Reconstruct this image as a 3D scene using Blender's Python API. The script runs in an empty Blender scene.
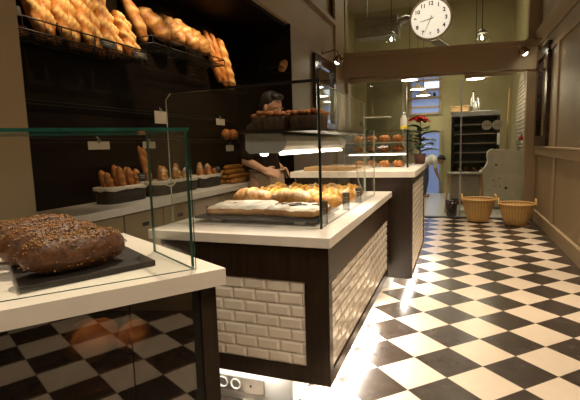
import bpy, math, random
from mathutils import Vector, Matrix, noise
random.seed(7)
PI = math.pi
S = bpy.context.scene
COL = S.collection
V = Vector
ORD = ['first','second','third','fourth','fifth','sixth','seventh','eighth','ninth','tenth','eleventh','twelfth','thirteenth','fourteenth']

# ------------------------------------------------------------------ materials
def new_mat(name):
    m = bpy.data.materials.new(name); m.use_nodes = True
    nt = m.node_tree; b = nt.nodes['Principled BSDF']
    return m, nt, b
def lk(nt, a, b): nt.links.new(a, b)
def rgb(c): return (c[0], c[1], c[2], 1)
def ramp(nt, fac, stops):
    r = nt.nodes.new('ShaderNodeValToRGB'); lk(nt, fac, r.inputs[0])
    e = r.color_ramp.elements
    e[0].position, e[0].color = stops[0][0], rgb(stops[0][1])
    e[1].position, e[1].color = stops[-1][0], rgb(stops[-1][1])
    for p, c in stops[1:-1]:
        n = e.new(p); n.color = rgb(c)
    return r.outputs[0]
def tex_noise(nt, scale, detail=4, vec=None, rough=.55):
    n = nt.nodes.new('ShaderNodeTexNoise'); n.inputs['Scale'].default_value = scale
    n.inputs['Detail'].default_value = detail; n.inputs['Roughness'].default_value = rough
    if vec is not None: lk(nt, vec, n.inputs['Vector'])
    return n.outputs[0]
def objco(nt, scale=(1,1,1)):
    t = nt.nodes.new('ShaderNodeTexCoord'); mp = nt.nodes.new('ShaderNodeMapping')
    mp.inputs['Scale'].default_value = scale
    lk(nt, t.outputs['Object'], mp.inputs[0]); return mp.outputs[0]
def bump(nt, b, h, strength=.3, dist=.01):
    n = nt.nodes.new('ShaderNodeBump'); n.inputs['Strength'].default_value = strength; n.inputs['Distance'].default_value = dist
    lk(nt, h, n.inputs['Height']); lk(nt, n.outputs[0], b.inputs['Normal'])
def plain(name, c, rough=.5, metal=0, var=.08, scale=6, spec=.5):
    m, nt, b = new_mat(name)
    f = tex_noise(nt, scale, 3, objco(nt))
    lo = [x*(1-var) for x in c]; hi = [min(1, x*(1+var)) for x in c]
    lk(nt, ramp(nt, f, [(.3, lo), (.7, hi)]), b.inputs['Base Color'])
    b.inputs['Roughness'].default_value = rough; b.inputs['Metallic'].default_value = metal
    b.inputs['Specular IOR Level'].default_value = spec
    return m
def emit(name, c, s):
    m, nt, b = new_mat(name)
    b.inputs['Base Color'].default_value = rgb(c)
    b.inputs['Emission Color'].default_value = rgb(c); b.inputs['Emission Strength'].default_value = s
    return m
def wood(name, dark, light, rough=.4, sc=(1,1,1), scale=8, spec=.5):
    m, nt, b = new_mat(name)
    f = tex_noise(nt, scale, 6, objco(nt, sc), .65)
    lk(nt, ramp(nt, f, [(.3, dark), (.55, [(a+c)/2 for a, c in zip(dark, light)]), (.75, light)]), b.inputs['Base Color'])
    b.inputs['Roughness'].default_value = rough; b.inputs['Specular IOR Level'].default_value = spec; bump(nt, b, f, .12, .004)
    return m
def bread(name, crust, dark, light, scale=30, lump=.35, flour=0):
    m, nt, b = new_mat(name)
    co = objco(nt)
    f = tex_noise(nt, scale, 5, co)
    base = ramp(nt, f, [(.32, dark), (.55, crust), (.8, [min(1, c*1.25) for c in crust])])
    at = nt.nodes.new('ShaderNodeAttribute'); at.attribute_name = 'score'
    mx = nt.nodes.new('ShaderNodeMix'); mx.data_type = 'RGBA'
    lk(nt, at.outputs['Fac'], mx.inputs['Factor']); lk(nt, base, mx.inputs['A']); mx.inputs['B'].default_value = rgb(light)
    out = mx.outputs['Result']
    if flour:
        g = nt.nodes.new('ShaderNodeNewGeometry'); sx = nt.nodes.new('ShaderNodeSeparateXYZ'); lk(nt, g.outputs['Normal'], sx.inputs[0])
        f2 = tex_noise(nt, scale*.5, 5, co)
        mu = nt.nodes.new('ShaderNodeMath'); mu.operation = 'MULTIPLY'; lk(nt, sx.outputs['Z'], mu.inputs[0])
        r2 = ramp(nt, f2, [(.30+.22*flour, (1,1,1)), (.42+.22*flour, (0,0,0))]); lk(nt, r2, mu.inputs[1])
        m2 = nt.nodes.new('ShaderNodeMix'); m2.data_type = 'RGBA'
        lk(nt, mu.outputs[0], m2.inputs['Factor']); lk(nt, out, m2.inputs['A']); m2.inputs['B'].default_value = (.88,.8,.68,1)
        out = m2.outputs['Result']
    lk(nt, out, b.inputs['Base Color']); b.inputs['Roughness'].default_value = .5
    bump(nt, b, f, lump, .01)
    return m
def glassmat(name, tint=(.972,.985,.976), refl=.9):
    m = bpy.data.materials.new(name); m.use_nodes = True; nt = m.node_tree; nt.nodes.clear()
    o = nt.nodes.new('ShaderNodeOutputMaterial'); t = nt.nodes.new('ShaderNodeBsdfTransparent'); t.inputs[0].default_value = rgb(tint)
    g = nt.nodes.new('ShaderNodeBsdfGlossy'); g.inputs['Roughness'].default_value = .02; g.inputs[0].default_value = (refl, refl, refl, 1)
    ge = nt.nodes.new('ShaderNodeNewGeometry'); dt = nt.nodes.new('ShaderNodeVectorMath'); dt.operation = 'DOT_PRODUCT'
    lk(nt, ge.outputs['Incoming'], dt.inputs[0]); lk(nt, ge.outputs['Normal'], dt.inputs[1])
    def mt(op, a, b):
        n = nt.nodes.new('ShaderNodeMath'); n.operation = op
        for i, x in enumerate((a, b)):
            if x is None: continue
            if isinstance(x, (int, float)): n.inputs[i].default_value = x
            else: lk(nt, x, n.inputs[i])
        return n.outputs[0]
    fr = mt('ADD', mt('MULTIPLY', mt('POWER', mt('SUBTRACT', 1.0, mt('ABSOLUTE', dt.outputs['Value'], None)), 5.0), .6), .035)
    mx = nt.nodes.new('ShaderNodeMixShader'); lk(nt, fr, mx.inputs[0]); lk(nt, t.outputs[0], mx.inputs[1]); lk(nt, g.outputs[0], mx.inputs[2])
    lk(nt, mx.outputs[0], o.inputs[0]); return m

M = {}
M['wall'] = plain('beige_paint', (.37,.27,.155), .55, var=.04, scale=2)
M['wall_dk'] = plain('tan_paint', (.30,.22,.12), .5, var=.05, scale=2)
M['ceil'] = plain('ceiling_paint', (.42,.34,.24), .7, var=.03)
M['kwall'] = plain('olive_plaster', (.36,.31,.16), .7, var=.08, scale=3)
M['kfloor'] = plain('pale_kitchen_floor', (.62,.60,.52), .35, var=.05)
M['niche'] = wood('dark_boards', (.0045,.0027,.0016), (.011,.0064,.0036), .5, (3,.6,9), 4, .12)
M['darkwood'] = wood('wenge_wood', (.016,.009,.0052), (.042,.023,.0125), .3, (14,14,1.2), 5, .35)
M['slab'] = plain('cream_worktop', (.80,.72,.62), .28, var=.05, scale=9)
M['slab_white'] = plain('pale_stone_worktop', (.74,.66,.55), .3, var=.06, scale=14)
M['tile'] = plain('cream_glazed_tile', (.78,.69,.57), .1, var=.05, scale=5)
M['grout'] = plain('grout', (.70,.62,.51), .8)
M['black'] = plain('black_metal', (.012,.011,.010), .35, .4)
M['wire'] = plain('black_wire', (.012,.010,.009), .45, .3)
M['steel'] = plain('brushed_steel', (.42,.41,.39), .32, .9)
M['bronze'] = plain('bronze_lamp', (.34,.25,.18), .22, .9)
M['white'] = plain('white_enamel', (.75,.72,.65), .35)
M['offwhite'] = plain('white_plinth', (.85,.83,.78), .4)
M['slate'] = plain('slate_board', (.022,.018,.015), .5, var=.25, scale=20)
M['tag'] = plain('price_card', (.55,.50,.43), .6, var=.03)
M['chalk'] = plain('chalk_black', (.025,.023,.022), .6)
M['chalkw'] = plain('chalk_mark', (.35,.33,.30), .8)
M['cloth'] = plain('linen_liner', (.62,.54,.43), .85, var=.12, scale=30)
M['darkbasket'] = wood('dark_fabric_basket', (.012,.009,.007), (.035,.026,.02), .75, (20,20,60), 6)
M['glass'] = glassmat('clear_glass')
M['kglass'] = glassmat('partition_glass', (.98,.98,.97), .7)
M['gedge'] = plain('green_glass_edge', (.014,.075,.052), .1, var=.4, scale=12)
M['gedge_pale'] = plain('pale_glass_edge', (.40,.42,.32), .15, var=.3, scale=12)
M['blackglass'] = plain('smoked_black_glass', (.006,.005,.005), .03, var=.0, spec=.9)
def smoked():
    m=glassmat('smoked_glass',(.50,.44,.38),1.0); nt=m.node_tree
    mx=[n for n in nt.nodes if n.type=='MIX_SHADER'][0]; src=mx.inputs[0].links[0].from_socket
    a=nt.nodes.new('ShaderNodeMath'); a.operation='ADD'; a.inputs[1].default_value=.10
    lk(nt,src,a.inputs[0]); lk(nt,a.outputs[0],mx.inputs[0]); return m
M['smoked']=smoked()
M['board'] = wood('pale_wood', (.45,.27,.11), (.62,.40,.19), .5, (2,14,14), 3)
M['frame'] = wood('mahogany_frame', (.016,.006,.004), (.05,.018,.009), .22, (4,4,4), 5)
for _n in M['blackglass'].node_tree.nodes:
    if _n.type=='BSDF_PRINCIPLED': _n.inputs['IOR'].default_value=1.9
M['mirror'] = plain('mirror_glass', (.60,.62,.58), .04, 1.0, var=.0)
M['led'] = emit('led_strip', (1,.93,.80), 5)
M['hoodplate'] = plain('grey_end_plate', (.30,.29,.265), .4)
M['hood'] = plain('hood_white', (.66,.64,.56), .3)
M['clockface'] = emit('clock_face_glow', (1,.90,.72), .36)  # spotlit brightness of the white dial put into emission
M['clockrim'] = plain('pale_clock_rim', (.62,.54,.42), .3)
M['ink'] = plain('black_ink', (.01,.01,.01), .5)
M['lampglow'] = emit('lamp_glow', (1,.93,.72), 14)
M['shade'] = plain('enamel_shade', (.45,.37,.24), .35)
M['wicker'] = None
M['skin'] = plain('skin', (.47,.25,.14), .5, var=.06)
M['hair'] = plain('dark_hair', (.012,.008,.006), .5)
M['shirt'] = plain('brown_shirt', (.014,.008,.005), .85, var=.2, scale=20, spec=.1)
M['apron'] = wood('taupe_apron', (.24,.155,.095), (.40,.28,.18), .85, (30,30,4), 5, .2)
M['whiteshirt'] = plain('white_shirt', (.70,.66,.58), .8)
M['jeans'] = plain('blue_jeans', (.03,.06,.14), .8)
M['leaf'] = plain('green_leaf', (.035,.10,.03), .4, var=.4, scale=20)
M['red'] = plain('red_petal', (.55,.02,.015), .45, var=.2, scale=20)
M['yellow'] = plain('yellow_label', (.75,.58,.02), .5)
M['terracotta'] = plain('pink_wrap', (.30,.15,.12), .6)
M['blueglow'] = emit('daylit_blue_pane', (.20,.28,.58), .20)
M['paleglow'] = emit('daylit_pale_pane', (.75,.85,1), .55)
M['canvas'] = plain('grey_canvas', (.30,.27,.20), .8, var=.15, scale=15)
M['tray_steel'] = plain('oven_tray', (.40,.34,.25), .35, .7)
M['oven_in'] = plain('oven_interior', (.12,.14,.13), .4, .3)
M['sticker'] = plain('frosted_sticker', (.50,.49,.40), .7)

def wicker():
    m, nt, b = new_mat('wicker_weave')
    co = objco(nt)
    sx = nt.nodes.new('ShaderNodeSeparateXYZ'); lk(nt, co, sx.inputs[0])
    at = nt.nodes.new('ShaderNodeMath'); at.operation = 'ARCTAN2'; lk(nt, sx.outputs['X'], at.inputs[0]); lk(nt, sx.outputs['Y'], at.inputs[1])
    def wave(src, k):
        a = nt.nodes.new('ShaderNodeMath'); a.operation = 'MULTIPLY'; lk(nt, src, a.inputs[0]); a.inputs[1].default_value = k
        s = nt.nodes.new('ShaderNodeMath'); s.operation = 'SINE'; lk(nt, a.outputs[0], s.inputs[0]); return s.outputs[0]
    w1 = wave(at.outputs[0], 34); w2 = wave(sx.outputs['Z'], 520)
    mu = nt.nodes.new('ShaderNodeMath'); mu.operation = 'MULTIPLY'; lk(nt, w1, mu.inputs[0]); lk(nt, w2, mu.inputs[1])
    md = nt.nodes.new('ShaderNodeMath'); md.operation = 'MULTIPLY_ADD'; lk(nt, mu.outputs[0], md.inputs[0]); md.inputs[1].default_value = .35; md.inputs[2].default_value = .5
    w3 = nt.nodes.new('ShaderNodeMath'); w3.operation = 'MULTIPLY_ADD'; lk(nt, w1, w3.inputs[0]); w3.inputs[1].default_value = .18; lk(nt, md.outputs[0], w3.inputs[2])
    lk(nt, ramp(nt, w3.outputs[0], [(.15, (.40,.20,.055)), (.5, (.74,.46,.17)), (.9, (.90,.64,.28))]), b.inputs['Base Color'])
    b.inputs['Roughness'].default_value = .55; bump(nt, b, w3.outputs[0], .6, .008); return m
M['wicker'] = wicker()
M['wickerrim'] = wood('wicker_rim', (.58,.34,.11), (.86,.58,.24), .5, (20,20,20), 4)

M['baguette'] = bread('baguette_crust', (.50,.19,.03), (.27,.07,.010), (.95,.68,.28), 24)
M['rustic'] = bread('rustic_crust', (.46,.20,.05), (.22,.07,.014), (.72,.44,.17), 16, .6, .3)
M['brown_stick'] = bread('brown_baguette', (.46,.16,.032), (.25,.07,.012), (.66,.30,.08), 25)
M['golden'] = bread('golden_pastry', (.56,.24,.030), (.25,.07,.008), (.78,.44,.09), 34, .8)
M['golden_fl'] = bread('golden_floured', (.52,.24,.045), (.25,.08,.012), (.76,.48,.16), 30, .8, .1)
M['crusty'] = bread('crusty_loaf', (.46,.22,.06), (.24,.09,.02), (.62,.36,.13), 28, .9, .05)
M['seeded'] = bread('seeded_crust', (.14,.046,.012), (.055,.017,.005), (.28,.11,.03), 40, .9)
M['seed'] = bread('seeds', (.44,.22,.06), (.12,.045,.012), (.6,.4,.2), 60, .2)
M['powder'] = bread('powdered_sugar', (.86,.78,.65), (.60,.40,.20), (.92,.88,.80), 16, .3)
M['pastryside'] = bread('pastry_side', (.50,.23,.06), (.30,.11,.02), (.7,.4,.1), 20, .3)
M['cake'] = bread('dark_cake', (.075,.037,.016), (.028,.013,.006), (.2,.11,.05), 18, .6)
M['caketop'] = bread('nut_topping', (.50,.17,.045), (.16,.04,.012), (.7,.3,.1), 30, .8)

# ------------------------------------------------------------------ mesh builder
class MB:
    def __init__(s): s.v=[]; s.f=[]; s.m=[]; s.sm=[]; s.sc={}
    def add(s, verts, faces, mi=0, smooth=False, score=None):
        o=len(s.v); s.v += [tuple(v) for v in verts]
        for f in faces: s.f.append([o+i for i in f]); s.m.append(mi); s.sm.append(smooth)
        if score is not None:
            for i,c in enumerate(score): s.sc[o+i]=c
        return s
    def box(s, x0,x1,y0,y1,z0,z1, mi=0):
        vs=[(x,y,z) for z in(z0,z1) for y in(y0,y1) for x in(x0,x1)]
        return s.add(vs, [(0,2,3,1),(4,5,7,6),(0,1,5,4),(2,6,7,3),(0,4,6,2),(1,3,7,5)], mi)
    def prism(s, poly, z0, z1, mi=0, side=None):
        n=len(poly); vs=[(x,y,z0) for x,y in poly]+[(x,y,z1) for x,y in poly]
        s.add(vs, [tuple(range(n))[::-1], tuple(range(n,2*n))], mi)
        return s.add(vs, [(i,(i+1)%n,n+(i+1)%n,n+i) for i in range(n)], mi if side is None else side)
    def extrude(s, poly, a, b, axis='y', mi=0, cap=None, smooth=False):
        # polygon in the two other axes, extruded from a to b
        def P(u,w,t): return {'y':(u,t,w),'x':(t,u,w),'z':(u,w,t)}[axis]
        n=len(poly); vs=[P(u,w,a) for u,w in poly]+[P(u,w,b) for u,w in poly]
        s.add(vs,[tuple(range(n))[::-1],tuple(range(n,2*n))], mi if cap is None else cap)
        return s.add(vs,[(i,(i+1)%n,n+(i+1)%n,n+i) for i in range(n)], mi, smooth)
    def tube(s, pts, r, n=8, mi=0, closed=False):
        pts=[V(p) for p in pts]; rs = r if isinstance(r,(list,tuple)) else [r]*len(pts)
        rings=[]; k=len(pts); prev=None
        for i,p in enumerate(pts):
            if closed: t=pts[(i+1)%k]-pts[i-1]
            else: t=pts[min(i+1,k-1)]-pts[max(i-1,0)]
            t.normalize()
            u = prev - t*prev.dot(t) if prev is not None else None
            if u is None or u.length<1e-4: u=t.orthogonal()
            u.normalize(); prev=u; w=t.cross(u)
            rings.append([p+(u*math.cos(2*PI*j/n)+w*math.sin(2*PI*j/n))*rs[i] for j in range(n)])
        vs=[v for rg in rings for v in rg]; fs=[]
        for i in range(k if closed else k-1):
            a=i*n; b=((i+1)%k)*n
            fs += [(a+j,a+(j+1)%n,b+(j+1)%n,b+j) for j in range(n)]
        s.add(vs,fs,mi,True)
        if not closed: s.add(rings[0]+rings[-1],[tuple(range(n))[::-1],tuple(range(n,2*n))],mi)
        return s
    def lathe(s, prof, c=(0,0,0), n=24, mi=0, ax=None, sx=1, sy=1):
        vs=[]; c=V(c)
        q = V((0,0,1)).rotation_difference(V(ax).normalized()) if ax else None
        for r,z in prof:
            for j in range(n):
                p=V((r*sx*math.cos(2*PI*j/n), r*sy*math.sin(2*PI*j/n), z))
                if q: p=q@p
                vs.append(c+p)
        fs=[]
        for i in range(len(prof)-1):
            a=i*n; b=a+n
            fs += [(a+j,a+(j+1)%n,b+(j+1)%n,b+j) for j in range(n)]
        return s.add(vs,fs,mi,True)
    def ell(s, c, r, mi=0, n=12, m=8, rot=None):
        c=V(c); vs=[]
        for i in range(m+1):
            a=PI*i/m
            for j in range(n):
                b=2*PI*j/n; p=V((r[0]*math.sin(a)*math.cos(b), r[1]*math.sin(a)*math.sin(b), -r[2]*math.cos(a)))
                if rot: p=rot@p
                vs.append(c+p)
        fs=[(i*n+j,i*n+(j+1)%n,(i+1)*n+(j+1)%n,(i+1)*n+j) for i in range(m) for j in range(n)]
        return s.add(vs,fs,mi,True)
    def loaf(s, p0, p1, r, flat=1.0, nsl=5, twist=.9, pw=3.0, seed=0, bend=0, wob=.04, mi=0, up=(0,0,1), depth=.16, R=None, n=28, m=16):
        p0=V(p0); p1=V(p1); ax=(p1-p0); L=ax.length; ax.normalize()
        up=V(up); side=ax.cross(up).normalized(); up=side.cross(ax).normalized()
        vs=[]; sc=[]; rnd=random.Random(seed)
        off=V((rnd.random()*50,rnd.random()*50,rnd.random()*50)); ph=rnd.random()
        for i in range(n+1):
            t=i/n; e=abs(2*t-1); rr=r*max(.02,(1-e**pw))**.55
            c=p0+ax*(L*t)+side*(bend*L*math.sin(PI*t))
            for j in range(m):
                a=2*PI*j/m; ca=math.cos(a); sa=math.sin(a)  # a=0 -> top
                top=max(0,ca)
                q=(t*nsl + .16*twist*math.sin(a)*1.4 + ph)%1.0
                sl=math.exp(-((q-.5)/.17)**2)*min(1,top*1.6)*(1 if .06<t<.94 else 0)
                if nsl==0: sl=0
                k=1+depth*sl - depth*.5*min(1,top*1.6)*(math.exp(-((q-.18)/.1)**2) if nsl else 0)
                k+=wob*2*noise.noise(off+V((t*L*18,ca*1.2,sa*1.2)))
                p=c+(up*(ca*rr*flat)+side*(sa*rr))*k
                vs.append(p); sc.append(min(1,sl*1.1))
        fs=[(i*m+j,i*m+(j+1)%m,(i+1)*m+(j+1)%m,(i+1)*m+j) for i in range(n) for j in range(m)]
        fs += [tuple(range(m))[::-1], tuple(range(n*m,(n+1)*m))]
        return s.add(vs,fs,mi,True,sc)
    def build(s, name, mats, parent=None, bevel=0, label=None, loc=None, recenter=False):
        if not isinstance(mats,(list,tuple)): mats=[mats]
        me=bpy.data.meshes.new(name)
        org=V((0,0,0))
        if recenter and s.v:
            xs=[v[0] for v in s.v]; ys=[v[1] for v in s.v]; zs=[v[2] for v in s.v]
            org=V(((min(xs)+max(xs))/2,(min(ys)+max(ys))/2,min(zs)))
        me.from_pydata([tuple(V(v)-org) for v in s.v],[],s.f)
        for k in mats: me.materials.append(k)
        me.polygons.foreach_set('material_index',s.m); me.polygons.foreach_set('use_smooth',s.sm)
        if s.sc:
            a=me.attributes.new('score','FLOAT','POINT')
            for i,c in s.sc.items(): a.data[i].value=c
        me.validate(); me.update()
        import bmesh
        bm=bmesh.new(); bm.from_mesh(me); bmesh.ops.recalc_face_normals(bm,faces=bm.faces); bm.to_mesh(me); bm.free()
        o=bpy.data.objects.new(name,me); COL.objects.link(o); o.location=org
        if parent: o.parent=parent
        if loc: o.location=loc
        if bevel:
            b=o.modifiers.new('bevel','BEVEL'); b.width=bevel; b.segments=2; b.limit_method='ANGLE'
        if label: o['label']=label
        return o
def tag(o, label, cat, group=None, kind=None):
    o['label']=label; o['category']=cat
    if group: o['group']=group
    if kind: o['kind']=kind
    return o
def thing(name, label, cat, loc=(0,0,0), rz=0, group=None):
    o=bpy.data.objects.new(name,None); COL.objects.link(o); o.empty_display_size=.1
    o.location=loc; o.rotation_euler=(0,0,rz)
    return tag(o,label,cat,group)
def struct(name, mb, mats, bevel=0, parent=None):
    o=mb.build(name,mats,parent,bevel)
    if not parent: o['kind']='structure'
    return o
def copy_thing(o, loc, rz=None):
    c=o.copy(); COL.objects.link(c); c.location=loc
    if rz is not None: c.rotation_euler=(0,0,rz)
    for ch in list(o.children):
        d=ch.copy(); COL.objects.link(d); d.parent=c
        for g in list(ch.children):
            e=g.copy(); COL.objects.link(e); e.parent=d
    return c
def label_text(body, size, mat, parent, mtx, name='numeral'):
    cu=bpy.data.curves.new('t','FONT'); cu.body=body; cu.size=size; cu.align_x='CENTER'; cu.align_y='CENTER'; cu.extrude=.001; cu.offset=.003
    t=bpy.data.objects.new('t',cu); COL.objects.link(t)
    dg=bpy.context.evaluated_depsgraph_get(); me=bpy.data.meshes.new_from_object(t.evaluated_get(dg))
    bpy.data.objects.remove(t); me.materials.clear(); me.materials.append(mat)
    o=bpy.data.objects.new(name,me); COL.objects.link(o); o.parent=parent; o.matrix_local=mtx
    return o

# ------------------------------------------------------------------ setting
TS=.27; TX=.1587; TY=2.627
def floor_mat():
    m, nt, b = new_mat('checker_floor')
    g = nt.nodes.new('ShaderNodeNewGeometry'); sx = nt.nodes.new('ShaderNodeSeparateXYZ'); lk(nt, g.outputs['Position'], sx.inputs[0])
    def mth(op, a, bb=None, c=None):
        n = nt.nodes.new('ShaderNodeMath'); n.operation = op
        for i, x in enumerate((a, bb, c)):
            if x is None: continue
            if isinstance(x, (int, float)): n.inputs[i].default_value = x
            else: lk(nt, x, n.inputs[i])
        return n.outputs[0]
    s = TS*math.sqrt(.5)
    X = mth('SUBTRACT', sx.outputs['X'], TX); Y = mth('SUBTRACT', sx.outputs['Y'], TY)
    I = mth('DIVIDE', mth('SUBTRACT', X, Y), 2*s); J = mth('DIVIDE', mth('ADD', X, Y), 2*s)
    fs = mth('ADD', mth('FLOOR', I), mth('FLOOR', J))
    par = mth('PINGPONG', fs, 1)            # 0 dark, 1 light
    lim = mth('LESS_THAN', fs, 3.5)
    lightm = mth('MULTIPLY', mth('GREATER_THAN', par, .5), lim)
    def edge(q):
        fr = mth('FRACT', q); return mth('MINIMUM', fr, mth('SUBTRACT', 1, fr))
    gr = mth('LESS_THAN', mth('MINIMUM', edge(I), edge(J)), .007)
    n1 = tex_noise(nt, 9, 6, g.outputs['Position'], .65)
    cell = nt.nodes.new('ShaderNodeTexWhiteNoise'); cell.noise_dimensions = '2D'
    cb = nt.nodes.new('ShaderNodeCombineXYZ'); lk(nt, mth('FLOOR', I), cb.inputs[0]); lk(nt, mth('FLOOR', J), cb.inputs[1]); lk(nt, cb.outputs[0], cell.inputs['Vector'])
    dk = ramp(nt, n1, [(.35, (.046,.033,.025)), (.6, (.066,.048,.036)), (.8, (.12,.095,.072))])
    lt = ramp(nt, n1, [(.3, (.76,.62,.47)), (.7, (.82,.68,.52))])
    mx = nt.nodes.new('ShaderNodeMix'); mx.data_type = 'RGBA'; lk(nt, lightm, mx.inputs['Factor']); lk(nt, dk, mx.inputs['A']); lk(nt, lt, mx.inputs['B'])
    m2 = nt.nodes.new('ShaderNodeMix'); m2.data_type = 'RGBA'; lk(nt, gr, m2.inputs['Factor']); lk(nt, mx.outputs['Result'], m2.inputs['A']); m2.inputs['B'].default_value = (.20,.14,.10,1)
    lk(nt, m2.outputs['Result'], b.inputs['Base Color'])
    rr = mth('MULTIPLY_ADD', cell.outputs['Value'], .06, .22); lk(nt, rr, b.inputs['Roughness'])
    b.inputs['Specular IOR Level'].default_value = .45
    return m
RX=1.185; LX=-1.95; EY=8.0; CZ=4.2
struct('floor', MB().box(-3.2,1.35,-3.6,8.0,-.06,0), floor_mat())
struct('floor_kitchen', MB().box(-2.6,2.4,8.0,12.2,-.06,-.001), M['kfloor'])
struct('trim_1', MB().box(-1.8,1.16,7.93,8.06,0,.012), M['slate'])
struct('ceiling', MB().box(-3.2,1.5,-3.6,8.2,CZ,CZ+.08), M['ceil'])
# right wall with panelling
struct('wall_right', MB().box(RX,RX+.12,-3.6,8.15,0,CZ), M['wall_dk'])
struct('baseboard_right', MB().box(RX-.025,RX,-3.6,7.93,.0,.17).box(RX-.04,RX,-3.6,7.93,.17,.195), M['wall'], .006)
struct('trim_2', MB().box(RX-.03,RX,-3.6,8.0,1.06,1.17).box(RX-.045,RX,-3.6,8.0,1.17,1.195), M['wall'], .006)          # dado rail
prof=[(RX,2.74),(RX-.02,2.74),(RX-.03,2.79),(RX-.045,2.84),(RX-.065,2.93),(RX-.065,2.97),(RX,2.97)]
struct('trim_3', MB().extrude(prof,-3.6,8.0,'y'), M['wall'])                                                          # cornice
struct('trim_4', MB().box(RX-.02,RX,-3.6,8.0,2.50,2.56), M['wall'], .006)
for i,y in enumerate((6.52,4.9,3.3)):
    struct('trim_%d'%(5+i), MB().box(RX-.022,RX,y-.06,y+.06,.195,1.06).box(RX-.022,RX,y-.06,y+.06,1.195,2.50), M['wall'], .006)
struct('wall_front', MB().box(-3.2,1.35,-3.7,-3.6,0,CZ), M['wall_dk'])
# left side: soffit over the bread niche, near pillar, wall beyond the niche
struct('wall_left', MB().box(LX-.15,LX,5.3,8.15,0,2.8), M['wall_dk'])
struct('wall_left_near', MB().box(-2.9,LX,.2,1.57,0,2.8).box(-2.9,LX,-3.6,.2,0,2.8), M['wall_dk'])
struct('wall_left_upper', MB().box(-2.95,LX,-3.6,8.15,2.8,3.32).box(-2.95,LX-.06,-3.6,8.15,3.32,CZ), M['wall'])
struct('trim_9', MB().box(LX-.06,LX+.05,-3.6,7.34,3.26,3.34), M['wall'], .01)
NX=-2.72
struct('wall_niche_back', MB().box(NX-.12,NX,1.57,5.42,0,2.8), M['niche'])
struct('wall_niche_end', MB().box(NX,LX-.15,5.3,5.42,0,2.8).box(LX-.15,LX-.004,5.294,5.30,0,2.8), M['niche'])
struct('ceiling_niche', MB().box(NX-.12,LX-.05,1.57,5.3,2.76,2.8), M['niche'])
# seams between the boards of the niche
# end wall: left pier, right pilaster, beam, glazed opening
struct('wall_end_left', MB().box(LX-.1,-1.86,EY,EY+.18,0,2.5).box(LX-.1,-1.90,EY,EY+.18,2.8,CZ), M['wall'])
struct('trim_13', MB().box(LX-.01,LX+.035,7.36,8.0,0,CZ), M['wall'], .006)
struct('wall_end_right', MB().box(1.02,RX+.15,EY,EY+.18,0,CZ), M['wall'], .01)
bm_=MB()
def slope_box(mb,x0,x1,y0,y1,za0,za1,zb0,zb1,mi=0):   # ends at different heights
    vs=[(x0,y0,za0),(x1,y0,zb0),(x0,y1,za0),(x1,y1,zb0),(x0,y0,za1),(x1,y0,zb1),(x0,y1,za1),(x1,y1,zb1)]
    mb.add(vs,[(0,2,3,1),(4,5,7,6),(0,1,5,4),(2,6,7,3),(0,4,6,2),(1,3,7,5)],mi)
slope_box(bm_,LX,1.16,EY-.05,EY+.2,2.50,2.84,2.39,2.74)
slope_box(bm_,LX,1.16,EY-.11,EY+.2,2.84,2.92,2.74,2.82)
struct('beam_end', bm_, M['wall'])
struct('trim_10', MB().box(-1.86,1.02,EY+.03,EY+.15,2.41,2.48), M['wall'], .008)

# glazed partition below the beam and transom above
def flat_pane(x0,x1,y,z0,z1,th=.012):
    mb=MB(); mb.add([(x0,y,z0),(x1,y,z0),(x1,y,z1),(x0,y,z1),(x0,y+th,z0),(x1,y+th,z0),(x1,y+th,z1),(x0,y+th,z1)],
        [(0,1,2,3),(5,4,7,6)],0)
    mb.add([(x0,y,z0),(x1,y,z0),(x1,y,z1),(x0,y,z1),(x0,y+th,z0),(x1,y+th,z0),(x1,y+th,z1),(x0,y+th,z1)],
        [(0,4,5,1),(3,2,6,7),(0,3,7,4),(1,5,6,2)],1)
    return mb
w=thing('window_1','floor-to-beam glass partition with slim steel posts in front of the bakery kitchen','partition',(0,0,0)); w['kind']='structure'
for x0,x1 in ((-1.85,-.86),(-.84,.05),(.07,1.01)):
    flat_pane(x0,x1,EY+.085,.02,2.34).build('pane',[M['kglass'],M['gedge_pale']],w)
for x in (-.85,.06):
    MB().box(x-.012,x+.012,EY+.07,EY+.11,.0,2.34).build('post',M['steel'],w)
w=thing('window_2','transom glass above the beam under the ceiling','partition',(0,0,0)); w['kind']='structure'
flat_pane(-1.90,1.02,EY+.09,2.86,CZ).build('pane',[M['kglass'],M['gedge_pale']],w)
# kitchen shell
struct('wall_kitchen_back', MB().box(-2.6,2.4,11.9,12.0,0,CZ+.6), M['kwall'])
struct('wall_kitchen_left', MB().box(-2.7,-2.6,8.15,12.0,0,CZ+.6), M['kwall'])
struct('wall_kitchen_right', MB().box(1.2,1.3,8.18,12.0,0,CZ+.6), M['kwall'])
struct('ceiling_kitchen', MB().box(-2.7,1.5,8.2,12.0,CZ+.5,CZ+.58), M['ceil'])
struct('wall_kitchen_panel', MB().box(-2.05,-1.22,10.75,10.85,0,3.1), plain('dark_olive_panel', (.12,.10,.045), .6))
struct('trim_11', MB().box(.10,.86,EY-.02,EY+.03,2.335,2.40), M['wall'], .006)
struct('trim_14', MB().box(-1.75,-.88,EY-.02,EY+.03,2.42,2.475), M['wall'], .006)

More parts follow.
